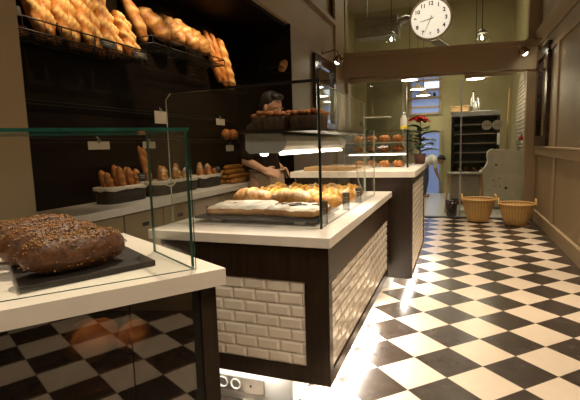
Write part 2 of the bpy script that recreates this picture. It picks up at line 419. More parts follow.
# ------------------------------------------------------------------ metro tiles
def metro(mb, a, d, length, z0, z1, nrm, tw=.118, th=.0605, t=.011):
    """bevelled tiles laid in running bond on a vertical panel starting at a, direction d, outward normal nrm"""
    a=V((a[0],a[1],0)); d=V((d[0],d[1],0)); nrm=V((nrm[0],nrm[1],0))
    nr=round((z1-z0)/th); th=(z1-z0)/nr; g=.0035; bv=.011
    for r in range(nr):
        s=-(tw/2 if r%2 else 0)
        while s<length-1e-4:
            u0=max(0,s)+g/2; u1=min(length,s+tw)-g/2; s+=tw
            if u1-u0<.012: continue
            b0=z0+r*th+g/2; b1=z0+(r+1)*th-g/2
            bb=min(bv,(u1-u0)/3)
            o=[a+d*u+V((0,0,z)) for u,z in((u0,b0),(u1,b0),(u1,b1),(u0,b1))]
            mid=[p+nrm*(t*.35) for p in o]
            i=[a+d*u+V((0,0,z))+nrm*t for u,z in((u0+bb,b0+bb),(u1-bb,b0+bb),(u1-bb,b1-bb),(u0+bb,b1-bb))]
            mb.add(o+mid+i,[(k,(k+1)%4,4+(k+1)%4,4+k) for k in range(4)]+[(4+k,4+(k+1)%4,8+(k+1)%4,8+k) for k in range(4)]+[(8,9,10,11)])
    return mb

# ------------------------------------------------------------------ counter 2 (pastry display)
ZT=.8955
c2=thing('display_counter','long low counter with metro tiles in dark frames under the pastry glass case','counter',(0,0,0))
CX0,CX1,CY0,CY1=-1.40,-.519,1.81,3.60
MB().box(CX0+.02,CX1-.016,CY0+.016,CY1,.212,.849).build('body',M['grout'],c2)
MB().box(CX0,CX1,CY0,CY0+.02,.684,.849).box(CX0,CX1,CY0,CY0+.02,.2,.276).box(CX0,-1.30,CY0,CY0+.02,.276,.684).box(-.634,CX1,CY0,CY0+.02,.276,.684)\
  .box(CX1-.02,CX1,CY0+.02,CY1,.684,.849).box(CX1-.02,CX1,CY0+.02,CY1,.2,.262).box(CX1-.02,CX1,CY0+.02,CY0+.055,.262,.684).box(CX1-.02,CX1,CY1-.02,CY1,.262,.684)\
  .box(CX0,CX0+.02,CY0+.02,CY1,.2,.849).build('dark_wood_frame',M['darkwood'],c2,.002,'dark wood frame boards around the tiles')
metro(MB(),(-1.30,CY0+.016),(1,0),.666,.276,.684,(0,-1)).build('metro_tiles',M['tile'],c2)
metro(MB(),(CX1-.016,CY0+.055),(0,1),CY1-CY0-.075,.262,.684,(1,0)).build('metro_tiles',M['tile'],c2)
MB().box(-1.46,-.505,1.79,3.735,.849,ZT).build('worktop',M['slab'],c2,.003,'cream worktop slab')
MB().box(-1.35,-.74,1.9,3.45,.0,.212).build('plinth',M['offwhite'],c2,0,'white recessed plinth')
MB().box(-.60,-.59,1.92,3.4,.203,.211).box(-1.3,-.76,1.845,1.855,.203,.211).build('led_strip',M['led'],c2,0,'bright strip light under the counter')
ss=thing('socket_strip','brushed metal socket strip on the white plinth under the tiled counter','sockets',(-1.02,1.9,.045))
MB().box(-.15,.13,-.012,-.0005,0,.078).build('backplate',M['steel'],ss,.003)
for k,x in enumerate((-.105,-.03)):
    s_=MB().lathe([(.026,0),(.030,.004),(.028,.006),(.023,.003),(.021,-.004),(.0001,-.004)],(x,-.0125,.04),20,0,(0,-1,0)).build('socket',M['white'],ss)
    MB().ell((x-.007,-.0105,.04),(.003,.003,.003),0,8,6).ell((x+.007,-.0105,.04),(.003,.003,.003),0,8,6).build('pin_hole',M['ink'],s_)
MB().lathe([(.006,0),(.006,.002),(.0001,.002)],(.055,-.0125,.04),12,0,(0,-1,0)).build('screw_hole',M['ink'],ss)

# glass case on counter 2
gc=thing('pastry_glass_case','tall clear glass pastry case with black corner post and top rail on the tiled counter','display case',(0,0,0))
GY=1.99; GXL=-1.452; GXR=-.605; GT=1.589
def poly_pane(pts, nrm, th, name, parent, mats):
    n=V(nrm)*th; pts=[V(p) for p in pts]; k=len(pts); mb=MB()
    vs=pts+[p+n for p in pts]
    mb.add(vs,[tuple(range(k)),tuple(range(k,2*k))[::-1]],0)
    mb.add(vs,[(i,(i+1)%k,k+(i+1)%k,k+i) for i in range(k)],1)
    return mb.build(name,mats,parent)
GM=[M['glass'],M['gedge_pale']]
poly_pane([(GXL,GY,ZT),(GXR,GY,ZT),(GXR,GY,GT),(GXL+.03,GY,GT),(GXL,GY,GT-.03)],(0,1,0),.010,'front_pane',gc,GM)
poly_pane([(GXR,GY+.012,ZT),(GXR,3.10,ZT),(GXR,3.10,GT-.01),(GXR,GY+.012,GT)],(-1,0,0),.010,'side_pane',gc,GM)
poly_pane([(GXR,3.105,ZT),(GXR,3.48,ZT),(GXR,3.48,1.40),(GXR,3.105,1.40)],(-1,0,0),.008,'side_pane',gc,GM)
MB().box(GXR-.003,GXR+.007,GY-.004,GY+.007,ZT,GT+.004).build('corner_post',M['black'],gc)
MB().box(-1.07,GXR+.008,GY-.004,GY+.012,GT,GT+.012).build('top_rail',M['black'],gc)
MB().box(-1.035,GXR-.014,GY+.014,3.35,1.366,1.380).build('shelf',M['black'],gc,0,'black shelf inside the case')
MB().tube([(-.70,3.3,1.20),(-.72,3.32,1.14),(-.70,3.31,1.02),(-.66,3.28,.93),(-.64,3.27,ZT+.004)],.006,6).build('cable',M['steel'],gc)
# light hood
hd=thing('light_hood','white rounded light hood with grey end plate under the black glass-case shelf','light fitting',(0,0,0))
hx0,hx1,hz0,hz1=-1.025,-.80,1.262,1.362
hp=[(hx0,hz0+.02),(hx0+.02,hz0),(hx1-.05,hz0),(hx1-.02,hz0+.012),(hx1-.004,hz0+.035),(hx1,hz0+.06),(hx1-.012,hz1-.012),(hx1-.03,hz1),(hx0,hz1)]
MB().extrude(hp,2.075,3.34,'y').build('hood_body',M['hood'],hd)
MB().extrude(hp,2.06,2.074,'y').build('end_plate',M['hoodplate'],hd,0,'flat grey rounded end plate')
MB().box(hx1-.048,hx1-.022,2.09,3.3,hz0-.010,hz0-.001).build('light_tube',M['led'],hd,0,'glowing white tube')
MB().lathe([(.024,0),(.021,-.008),(.012,-.014),(.0001,-.015)],(hx0+.07,2.14,hz0-.001),14).build('lamp',M['led'],hd)
MB().lathe([(.024,0),(.021,-.008),(.012,-.014),(.0001,-.015)],(hx0+.07,2.7,hz0-.001),14).build('lamp',M['led'],hd)

# cakes on the black shelf
for k,(x,y,sx,sy,lb) in enumerate(((-.915,2.17,.098,.085,'nut-topped cake in pleated brown wrap on the black shelf, left one'),(-.72,2.19,.09,.085,'nut-topped cake in pleated brown wrap on the black shelf, beside the black post'))):
    t=thing('cake',lb,'cake',(x,y,1.3805),0,'cakes on the glass-case shelf')
    mb=MB(); n=72; vs=[]
    for z,f in ((0,.93),(.02,.97),(.045,1.0),(.062,1.0),(.067,.95),(.069,.6)):
        for i in range(n):
            a=2*PI*i/n; c,s=math.cos(a),math.sin(a); rr=1/((abs(c)**4+abs(s)**4)**.25)*(1+(.025 if i%4<2 else -.015)*(z<.06))
            vs.append((sx*f*c*rr,sy*f*s*rr,z))
    mb.add(vs,[(i*n+j,i*n+(j+1)%n,(i+1)*n+(j+1)%n,(i+1)*n+j) for i in range(5) for j in range(n)]+[tuple(range(n))[::-1],tuple(range(5*n,6*n))],0,False); mb.build('cake_body',M['cake'],t)
    mb=MB(); r_=random.Random(k)
    for q in range(90):
        u,v=r_.uniform(-.95,.95),r_.uniform(-.95,.95)
        mb.ell((sx*u,sy*v,.070+.012*r_.random()+.012*(1-u*u)),(.019,.012,.011),0,7,5,Matrix.Rotation(r_.random()*3,3,'Z')@Matrix.Rotation(r_.random()-.5,3,'X'))
    o=mb.build('nut_topping',M['caketop'],t); o['kind']='stuff'

# tray with feet
tr=thing('pastry_tray','wide dark flat tray on small grey feet at the front of the pastry case','tray',(0,0,0))
MB().box(-1.34,-.64,2.03,2.50,.918,.930).build('tray_plate',M['slate'],tr,.003)
for x in (-1.22,-.74):
    MB().box(x-.03,x+.03,2.06,2.14,ZT+.0003,.918).build('foot',M['hoodplate'],tr)
    MB().box(x-.03,x+.03,2.38,2.46,ZT+.0003,.918).build('foot',M['hoodplate'],tr)
def slab_pastry(name,label,cx,cy,lx,ly,rz,seed,dark):
    t=thing(name,label,'pastry',(cx,cy,.9305),rz)
    mb=MB(); n=18; m=12; r_=random.Random(seed); top=[]
    for i in range(n+1):
        for j in range(m+1):
            u=i/n*2-1; v=j/m*2-1
            e=min(1,(1-max(abs(u),abs(v)))*9)
            z=.036+.012*e+.008*noise.noise(V((u*3+seed,v*3,0)))
            mb_x=lx/2*u*(1-.06*(v*v)); mb_y=ly/2*v*(1-.06*u*u)
            top.append((mb_x,mb_y,z))
    fs=[(i*(m+1)+j,(i+1)*(m+1)+j,(i+1)*(m+1)+j+1,i*(m+1)+j+1) for i in range(n) for j in range(m)]
    mb.add(top,fs,0,True); mb.build('sugared_top',M['powder'],t,0,'icing sugar top')
    per=[i*(m+1) for i in range(n+1)]+[n*(m+1)+j for j in range(1,m+1)]+[i*(m+1)+m for i in range(n-1,-1,-1)]+[j for j in range(m-1,0,-1)]
    pv=[top[i] for i in per]; k=len(pv); mb=MB()
    mid=[(x*1.03,y*1.03,.016) for x,y,z in pv]; lo=[(x*.98,y*.98,0) for x,y,z in pv]
    mb.add(pv+mid+lo,[(i,(i+1)%k,k+(i+1)%k,k+i) for i in range(k)]+[(k+i,k+(i+1)%k,2*k+(i+1)%k,2*k+i) for i in range(k)]+[tuple(range(2*k,3*k))],0,True)
    mb.build('crust',M['pastryside'],t,0,'baked brown side')
    if dark:
        mb=MB()
        for q in range(16):
            x=(r_.random()-.5)*lx*.7; y=(r_.random()*.5-.1)*ly*.7
            mb.ell((x,y,.048),(.024,.008,.006),0,8,5,Matrix.Rotation(r_.random()*.9-.45,3,'Z'))
        o=mb.build('chocolate_shavings',M['cake'],t); o['kind']='stuff'
    else:
        MB().ell((-.04,.02,.047),(.035,.022,.005),0,10,5).build('jam_spot',M['pastryside'],t)
slab_pastry('sugared_pastry','flat rectangular pastry white with icing sugar at front left of tray',-1.14,2.245,.35,.31,.10,1,False)
slab_pastry('sugared_pastry','flat rectangular sugared pastry with dark shavings at front right of tray',-.795,2.20,.30,.24,-.14,2,True)

def free_loaf(name,label,cat,mat,args,group=None,**kw):
    mb=MB(); mb.loaf(*args,**kw); o=mb.build(name,mat,None,recenter=True); tag(o,label,cat,group); return o
def drop(x,y,z,l,r,ang,flat):  # endpoints of a loaf lying at height z
    dx,dy=math.cos(ang)*l/2,math.sin(ang)*l/2
    return ((x-dx,y-dy,z+r*flat*1.02),(x+dx,y+dy,z+r*flat*1.02),r)
# loaves behind the flat pastries (row two)
k=0
for x,y,l,r,a,mt,lb in ((-1.29,2.67,.29,.078,.05,'crusty','round floury crusty loaf at left behind the sugared pastries'),
        (-.985,2.60,.29,.08,.08,'golden_fl','oval golden floured loaf behind the gap between the sugared pastries'),
        (-.76,2.64,.20,.06,-.1,'golden','small golden loaf behind the right sugared pastry')):
    free_loaf('crusty_loaf',lb,'bread',M[mt],drop(x,y,ZT,l,r,a,.8),None,flat=.8,nsl=3,seed=20+k,wob=.09,pw=2.2); k+=1
# golden pastries in rows
rows=[(2.84,[-1.34,-1.19,-1.05,-.91,-.79]),(3.0,[-1.36,-1.22,-1.08,-.94,-.82,-.715]),(3.17,[-1.35,-1.20,-1.06,-.92,-.80,-.71]),(3.34,[-1.36,-1.21,-1.06,-.91,-.77])]
protos=[]
for q in range(3):
    mb=MB(); mb.loaf((-.078,0,.050),(.078,0,.050),.055,flat=.88,nsl=3,seed=40+q,wob=.12,pw=2.2,bend=.10,depth=.25)
    o=mb.build('golden_pastry',[M['golden'],M['golden_fl'],M['golden']][q]); protos.append(o)
usedp=set(); ROWN=['first','second','third','last']
for ri,(y,xs) in enumerate(rows):
    for ci,x in enumerate(xs):
        q=(ri*2+ci*3+ci//2)%3
        if q not in usedp: o=protos[q]; usedp.add(q)
        else: o=protos[q].copy(); COL.objects.link(o)
        o.location=(x,y+.02*math.sin(ci*2.1+ri),ZT+.0005); o.rotation_euler=(0,0,.4*math.sin(ci*3.7+ri*1.9))
        tag(o,'golden folded pastry, %s from left in the %s pastry row behind the loaves'%(ORD[ci],ROWN[ri]),'pastry','golden pastries in the glass case')
# little dark price cards along the right pane
for k,y in enumerate((2.13,2.62,2.98)):
    t=thing('price_card',('dark upright price card beside the black glass post','dark price card at the middle of the right glass pane','dark price card farthest along the right glass pane')[k],'price card',(-.632,y,ZT),.25,'price cards by the right pane')
    MB().box(-.022,.022,-.003,.003,.0005,[.12,.11,.10][k]).build('card',M['chalk'],t,.001)
    MB().box(-.022,.022,.0035,.02,.0005,.006).build('card_foot',M['chalk'],t)
    MB().box(-.014,.014,-.0042,-.0031,.075,.080).box(-.012,.010,-.0042,-.0031,.060,.064).build('chalk_marks',M['chalkw'],t)

# ------------------------------------------------------------------ counter 3 (till counter)
c3=thing('till_counter','taller dark counter with cream top and tiled aisle side beyond the pastry case','counter',(0,0,0))
AX0,AX1,AY0,AY1=-1.37,-.342,3.76,5.25
ZA=.14; ZC=1.012; Z3=1.064
MB().box(AX0+.01,AX1-.016,AY0+.01,AY1-.01,ZA+.012,ZC).build('body',M['grout'],c3)
MB().box(AX0,AX1,AY0,AY0+.02,ZA,ZC).box(AX0,AX0+.02,AY0+.02,AY1,ZA,ZC)\
  .box(AX1-.02,AX1,AY0+.02,AY1,.95,ZC).box(AX1-.02,AX1,AY0+.02,AY1,ZA,.175).box(AX1-.02,AX1,AY0+.02,AY0+.05,.175,.95).box(AX1-.02,AX1,AY1-.09,AY1,.175,.95)\
  .build('dark_wood_panels',M['darkwood'],c3,.002,'dark wood front panel and frame')
metro(MB(),(AX1-.016,AY0+.05),(0,1),AY1-AY0-.14,.175,.95,(1,0)).build('metro_tiles',M['tile'],c3)
MB().box(-1.42,-.32,3.737,5.28,ZC,Z3).build('worktop',M['slab'],c3,.003,'cream worktop slab')
MB().box(-1.25,-.55,3.9,5.15,0,ZA+.012).build('plinth',M['offwhite'],c3)
MB().box(-.43,-.42,3.85,5.1,ZA+.003,ZA+.011).build('led_strip',M['led'],c3)
bd=tag(MB().box(-.27,.27,-.16,.16,0,.036).build('bread_board',M['board'],None,.004,loc=(-1.05,4.00,Z3+.0005)),'thick pale wooden bread board on the cream top of the taller counter','board')

# glass cabinet on the till counter
cb=thing('bread_cabinet','glass shelf cabinet with black corner post on the taller counter','display case',(0,0,0))
BX0,BX1,BY0,BY1,BT=-1.06,-.440,4.22,4.95,1.42
for nm,pts,nr in (('front_pane',[(BX0,BY0,Z3),(BX1-.17,BY0,Z3),(BX1-.17,BY0,1.55),(BX0,BY0,1.55)],(0,1,0)),
                  ('side_pane',[(BX1,BY0+.12,Z3),(BX1,BY1,Z3),(BX1,BY1,BT),(BX1,BY0+.12,BT)],(-1,0,0))):
    poly_pane(pts,nr,.008,nm,cb,GM)
MB().box(BX1-.008,BX1+.008,BY0+.10,BY0+.116,Z3,BT).build('corner_post',M['black'],cb)
MB().box(BX0,BX1,BY0+.12,BY1,BT,BT+.008).build('top_panel',M['glass'],cb)
MB().box(BX0,BX1-.01,BY0+.12,BY1,1.20,1.212).build('shelf',M['tray_steel'],cb)
MB().box(BX0,BX1-.01,BY0+.12,BY1,1.302,1.312).build('shelf',M['tray_steel'],cb)
MB().box(BX0+.05,BX1-.02,BY0+.13,BY0+.145,1.186,1.198).build('light_tube',M['led'],cb)
MB().box(BX0,BX0+.012,BY0+.12,BY1,Z3,BT).build('side_panel',M['steel'],cb)
r_=random.Random(3); kk=0
for z,nm in ((Z3+.001,'counter level'),(1.2125,'middle shelf'),(1.3125,'upper shelf')):
    for i in range(4):
        x=-.93+i*.13
        free_loaf('cabinet_loaf','brown loaf, %s from left on the %s of the glass shelf cabinet'%(ORD[i],nm),'bread',M['rustic' if (i+kk)%2 else 'brown_stick'],
            ((x-.055,4.42+.02*(i%2),z+.034),(x+.055,4.42,z+.034),.034),'loaves in the shelf cabinet',nsl=3,seed=60+kk,flat=.95); kk+=1
# jar with yellow label on the cabinet
j=thing('glass_jar','tall glass jar with yellow label on top of the shelf cabinet','jar',(-.485,4.40,BT+.0085))
MB().lathe([(.0001,0),(.030,0),(.032,.01),(.032,.10),(.022,.12),(.022,.14)],(0,0,0),18).build('jar_body',M['hood'],j)
MB().lathe([(.0325,.004),(.0345,.006),(.0345,.030),(.0325,.032)],(0,0,0),18).build('yellow_label',M['yellow'],j,0,'yellow paper band')
MB().lathe([(.024,.141),(.024,.158),(.0001,.16)],(0,0,0),18).build('lid',M['steel'],j)
bx=thing('acrylic_box','clear box on top of the shelf cabinet at its left','box',(-.76,4.55,BT+.0085))
flat=[(-.13,-.1,0),(.13,-.1,0),(.13,-.1,.13),(-.13,-.1,.13)]
poly_pane(flat,(0,1,0),.006,'box_front',bx,GM)
poly_pane([(-.13,.1,0),(.13,.1,0),(.13,.1,.13),(-.13,.1,.13)],(0,1,0),.006,'box_back',bx,GM)
MB().box(-.13,.13,-.09,.09,.131,.138).build('lid',M['hood'],bx)

# flower pot
fp=thing('potted_flower','red flowering plant with broad green leaves at the far end of the taller counter','plant',(-.385,5.10,Z3)); fp.scale=(1.12,1.12,1.12)
MB().lathe([(.0001,.0005),(.045,.0005),(.06,.09),(.064,.10),(.056,.10),(.05,.08),(.0001,.08)],(0,0,0),20).build('pot',M['terracotta'],fp)
r_=random.Random(11)
def leaf(mb,p,d,l,wd,droop=.3,mi=0):
    p=V(p); d=V(d).normalized(); sd=d.cross(V((0,0,1)))
    if sd.length<.01: sd=V((1,0,0))
    sd.normalize(); up=sd.cross(d); vs=[]; n=8
    for i in range(n+1):
        t=i/n; wv=wd*math.sin(PI*min(1,t*.93+.05))**.8
        c=p+d*(l*t)-V((0,0,1))*(droop*l*t*t)
        vs += [c-sd*wv+up*(wv*.25), c, c+sd*wv+up*(wv*.25)]
    fs=[]
    for i in range(n):
        for j in (0,1): fs.append((3*i+j,3*i+j+1,3*i+4+j,3*i+3+j))
    mb.add(vs,fs,mi,True)
    return mb
for q in range(13):
    a=q*2.4; zz=.13+.022*q
    mb=MB(); base=(0.01*math.cos(a),.01*math.sin(a),zz*.9)
    d=(math.cos(a),math.sin(a),.35+.2*r_.random())
    mb.tube([(0,0,.08),(0,0,zz*.7),base],.003,6); leaf(mb,base,d,.17+.05*r_.random(),.064,.35)
    o=mb.build('leaf',M['leaf'],fp); so=o.modifiers.new('thickness','SOLIDIFY'); so.thickness=.002
MB().tube([(0,0,.08),(.005,0,.25),(0,.0,.43)],.005,6).build('stem',M['leaf'],fp)
for q in range(3):
    mb=MB(); cx,cy,cz=((0.0,-.02,.45),(-.045,.0,.44),(.03,.02,.425))[q]
    for p in range(9):
        a=p*2*PI/9; leaf(mb,(cx,cy,cz),(math.cos(a),math.sin(a),.25+.35*(p%2)),.075,.032,.5)
    o=mb.build('blossom',M['red'],fp); so=o.modifiers.new('thickness','SOLIDIFY'); so.thickness=.003
for q in range(5):
    a=q*1.3; mb=MB(); leaf(mb,(0,0,.12+.03*q),(math.cos(a),math.sin(a),.6),.10,.03,.5)
    o=mb.build('pink_bract',M['terracotta'],fp); so=o.modifiers.new('thickness','SOLIDIFY'); so.thickness=.002

# ------------------------------------------------------------------ front counter (bread display, turned)
R_=V((-.716,1.256,0)); F_=V((-1.542,1.698,0)); L_=V((-1.088,.745,0))
u1=(L_-R_).normalized(); u2=(F_-R_).normalized()
Lx=R_+u1*1.0; Fl=Lx+u2*.95; 
def q2(p): return (p.x,p.y)
fc=thing('front_counter','near angled counter with cream top over black glass panels and dark wood posts','counter',(0,0,0))
MB().prism([q2(R_),q2(F_),q2(Fl),q2(Lx)],.840,ZT).build('worktop',M['slab'],fc,.003,'cream worktop slab')
def off(a,b): return R_+u1*a+u2*b
def slabp(a0,a1,b0,b1): return [q2(off(a0,b0)),q2(off(a1,b0)),q2(off(a1,b1)),q2(off(a0,b1))]
MB().prism(slabp(.075,.94,.065,.80),.06,.10).build('base_panel',M['black'],fc)
MB().prism(slabp(.075,.98,.80,.86),.06,.840).build('back_panel',M['darkwood'],fc)
MB().prism(slabp(.94,.98,.065,.80),.06,.840).build('end_panel',M['darkwood'],fc)
MB().prism(slabp(.075,.94,.11,.80),.525,.545).build('inner_shelf',M['frame'],fc,0,'dark reddish inner shelf')
MB().prism(slabp(.02,.075,.035,.10),.0,.842).build('corner_post',M['darkwood'],fc,.002,'dark wood corner post')
MB().prism(slabp(.075,.10,.045,.06),.06,.842).build('glass_frame',M['black'],fc)
MB().prism(slabp(.10,.298,.047,.06),.06,.838).build('glass_panel',M['smoked'],fc,0,'reflective smoked glass panel')
MB().prism(slabp(.302,.98,.047,.06),.06,.838).build('glass_panel',M['smoked'],fc,0,'reflective smoked glass panel')
MB().prism(slabp(.03,.97,.06,.86),0,.06).build('plinth',M['black'],fc)
MB().prism(slabp(.02,.06,.80,.87),.0,.842).build('rear_post',M['darkwood'],fc)
MB().prism(slabp(.025,.05,.10,.80),.06,.842).build('side_panel',M['darkwood'],fc)
for a_,b_,r_0,lb in ((.33,.36,.10,'big round brown loaf behind the smoked glass of the near counter'),(.19,.34,.075,'round brown loaf behind the smoked glass beside the corner post')):
    c_=off(a_,b_); mb=MB(); mb.loaf((c_.x-r_0*.9,c_.y,.5455+r_0*.72),(c_.x+r_0*.9,c_.y,.5455+r_0*.72),r_0,flat=.72,nsl=2,seed=int(a_*100),pw=2,wob=.06,up=(0,0,1))
    tag(mb.build('round_loaf',M['brown_stick'],None,recenter=True),lb,'bread')
# glass hood
gh=thing('bread_glass_case','green-edged glass case open at the back over three seeded loaves','display case',(0,0,0))
gR=V((-.806,1.218,0)); gL=V((-1.148,.795,0)); gB=V((-1.114,1.406,0))
g1=(gL-gR).normalized(); g2=(gB-gR).normalized(); gE=gR+g1*.62; gT=1.352; gth=.010
GE=[M['glass'],M['gedge']]
def vpane(a,b,z0,z1,nr,nm,par,mats,th=gth):
    a=V(a);b=V(b); poly_pane([(a.x,a.y,z0),(b.x,b.y,z0),(b.x,b.y,z1),(a.x,a.y,z1)],nr,th,nm,par,mats)
n1=V((-g1.y,g1.x,0)); n1 = n1 if n1.dot(g2)>0 else -n1
n2=V((-g2.y,g2.x,0)); n2 = n2 if n2.dot(g1)>0 else -n2
vpane(gR,gE,ZT+.0005,gT,n1,'front_pane',gh,GE)
vpane(gR+g2*.016,gB,ZT+.0005,gT,n2,'side_pane',gh,[M['glass'],M['gedge']])
tb=[gR,gB,gB+g1*.62,gE]
poly_pane([(p.x,p.y,gT+.0005) for p in tb],(0,0,1),gth,'top_pane',gh,GE)
# slate and seeded loaves
sl=tag(MB().prism([(-1.16,.855),(-.972,1.22),(-1.277,1.402),(-1.56,1.12)],ZT+.0008,ZT+.019).build('slate_board',M['slate'],None,.002),'dark slate board under the three seeded loaves','board')
A0=V((-1.232,.912,0)); A1=V((-1.106,1.222,0)); sh=V((-.166,.060,0))
for k,lb in enumerate(('dark seeded loaf lying nearest on the slate board','dark seeded loaf lying in the middle on the slate board','dark seeded loaf lying farthest back on the slate board')):
    a=A0+sh*k; b=A1+sh*k; r=.066+.005*k; t=thing('seeded_loaf',lb,'bread',(0,0,0),0,'seeded loaves on the slate')
    z=ZT+.0195+r*.93
    mb=MB(); mb.loaf((a.x,a.y,z),(b.x,b.y,z),r,flat=.92,nsl=0,seed=80+k,pw=4.2,wob=.07,n=40,m=24,bend=.02); mb.build('crust',M['seeded'],t)
    src=list(mb.v); mb2=MB(); r_=random.Random(90+k); c0=(a+b)/2
    for q in range(1700):
        i=r_.randrange(len(src)); p=V(src[i]); ax=(b-a).normalized()
        tt=(V((p.x,p.y,0))-a).dot(ax); cpt=V((a.x,a.y,z))+ax*tt; nr=(p-cpt)
        if nr.z<.5*r and r_.random()<.93: continue
        j=V((r_.uniform(-1,1),r_.uniform(-1,1),r_.uniform(-.5,.5)))*.006
        mb2.ell(p+j+nr.normalized()*.001,(.0046,.0029,.0022),0,6,4,Matrix.Rotation(r_.random()*6,3,'Z')@Matrix.Rotation(r_.random()*1.5-.7,3,'X'))
    o=mb2.build('seed_topping',M['seed'],t); o['kind']='stuff'

# ------------------------------------------------------------------ back counter along the niche
bc=thing('back_counter','long pale worktop on beige drawer units along the dark bread wall','counter',(0,0,0))
BXF=-2.24; ZB=.8955
MB().box(NX+.001,BXF,1.575,5.295,.838,ZB).build('worktop',M['slab_white'],bc,.003)
MB().box(NX+.001,BXF-.04,1.575,5.29,.09,.838).build('carcass',M['wall_dk'],bc)
MB().box(NX+.001,BXF-.09,1.575,5.29,0,.09).build('plinth',M['black'],bc)
for k in range(8):
    y=1.6+k*.46
    d=MB().box(BXF-.038,BXF-.018,y+.004,y+.452,.10,.828).build('drawer_front',M['wall_dk'],bc,.003)
    MB().box(BXF-.017,BXF-.0165,y+.19,y+.27,.715,.745).build('handle_slot',M['ink'],d,0,'dark handle cut-out')

# lined baskets
def lined_basket(label,x0,x1,y0,y1,h):
    cx,cy=(x0+x1)/2,(y0+y1)/2; hx,hy=(x1-x0)/2,(y1-y0)/2
    t=thing('bread_basket',label,'basket',(cx,cy,ZB),0,'dark lined bread baskets')
    def ring(k,z,n=28):
        out=[]
        for i in range(n):
            a=2*PI*i/n; c,s=math.cos(a),math.sin(a); p=5
            rr=1/((abs(c)**p+abs(s)**p)**(1/p)); out.append((hx*k*c*rr,hy*k*s*rr,z))
        return out
    n=28; mb=MB(); rs=[ring(.93,.0005),ring(.96,h*.5),ring(1,h),ring(.95,h),ring(.9,.012)]
    vs=[p for r in rs for p in r]; fs=[(i*n+j,i*n+(j+1)%n,(i+1)*n+(j+1)%n,(i+1)*n+j) for i in range(4) for j in range(n)]
    fs+=[tuple(range(n))[::-1],tuple(range(4*n,5*n))]; mb.add(vs,fs,0,True); mb.build('basket_body',M['darkbasket'],t)
    mb=MB(); rs=[ring(1.03,h*.80),ring(1.045,h*.92),ring(1.03,h+.006),ring(.94,h+.008),ring(.92,h*.8)]
    rs=[[(x,y,z+.006*math.sin(i*1.7)) for i,(x,y,z) in enumerate(r)] if q in(0,) else r for q,r in enumerate(rs)]
    vs=[p for r in rs for p in r]; fs=[(i*n+j,i*n+(j+1)%n,(i+1)*n+(j+1)%n,(i+1)*n+j) for i in range(4) for j in range(n)]
    mb.add(vs,fs,0,True); mb.build('cloth_liner',M['cloth'],t,0,'pale linen folded over the rim'); return t
BA=(2.58,3.03); BB=(3.11,3.83); BCc=(3.87,4.30)
bx0,bx1=-2.62,-2.42
lined_basket('dark basket with pale liner on the back counter nearest the pillar',bx0,bx1,BA[0],BA[1],.125)
tB=lined_basket('longest dark lined basket at the middle of the back counter',bx0,bx1,BB[0],BB[1],.125)
MB().tube([(.105,-.25,.10),(.118,-.2,.085),(.116,-.17,.075),(.118,-.13,.09),(.105,-.08,.105)],.006,6).build('bow_ribbon',M['cloth'],tB)
lined_basket('dark lined basket between the long basket and the stacked sticks',bx0,bx1,BCc[0],BCc[1],.125)
def stick_in(label,grp,mat,y,x,ztop,dy,dx,r,seed,nsl=4,z0=ZB+.03):
    mb=MB(); mb.loaf((x,y,z0),(x+dx,y+dy,ztop),r,nsl=nsl,seed=seed,up=(1,0,.2),pw=4,wob=.03)
    return tag(mb.build('bread_stick',M[mat],None,recenter=True),label,'bread',grp)
g='sticks in the basket nearest the pillar'
for k,(y,x,zt,dy,dx) in enumerate(((2.70,-2.50,1.14,-.08,.01),(2.71,-2.56,1.155,-.05,-.02),(2.79,-2.48,1.18,-.07,.02),(2.84,-2.56,1.19,-.05,-.01),(2.88,-2.48,1.17,-.05,.02),(2.92,-2.56,1.17,.02,-.02),(2.965,-2.50,1.15,.0,.0))):
    stick_in('short brown stick loaf, %s from left in the basket nearest the pillar'%ORD[k],g,'brown_stick',y,x,zt,dy,dx,.030,100+k)
g='sticks in the long basket'
for k,(y,x,zt,dy,dx,r,mt) in enumerate(sorted(((3.20,-2.53,1.34,-.11,-.03,.026,'brown_stick'),(3.25,-2.57,1.33,-.07,-.02,.025,'brown_stick'),(3.34,-2.49,1.13,-.03,.0,.030,'rustic'),(3.42,-2.55,1.15,-.02,0,.032,'baguette'),(3.50,-2.49,1.14,.0,0,.030,'rustic'),(3.575,-2.55,1.17,.02,0,.030,'brown_stick'),(3.66,-2.5,1.12,.02,0,.032,'rustic'),(3.745,-2.53,1.12,.0,0,.030,'baguette'),(3.30,-2.48,1.10,0,0,.030,'baguette'),(3.38,-2.57,1.16,0,0,.028,'brown_stick'),(3.46,-2.47,1.10,0,0,.026,'brown_stick'),(3.54,-2.48,1.11,0,0,.028,'baguette'),(3.62,-2.56,1.14,0,0,.028,'brown_stick'),(3.70,-2.47,1.10,0,0,.026,'baguette')))):
    stick_in('stick loaf, %s from left in the long middle basket'%ORD[k],g,mt,y,x,zt,dy,dx,r,120+k)
g='small loaves in the basket beside the stack'
for k,(y,x,zt) in enumerate(((3.95,-2.5,1.10),(4.02,-2.56,1.16),(4.09,-2.49,1.12),(4.16,-2.55,1.14),(4.23,-2.5,1.09))):
    stick_in('small crusty loaf, %s from left in the basket beside the stacked sticks'%ORD[k],g,'rustic' if k%2 else 'brown_stick',y,x,zt,.02,0,.034,140+k,2)
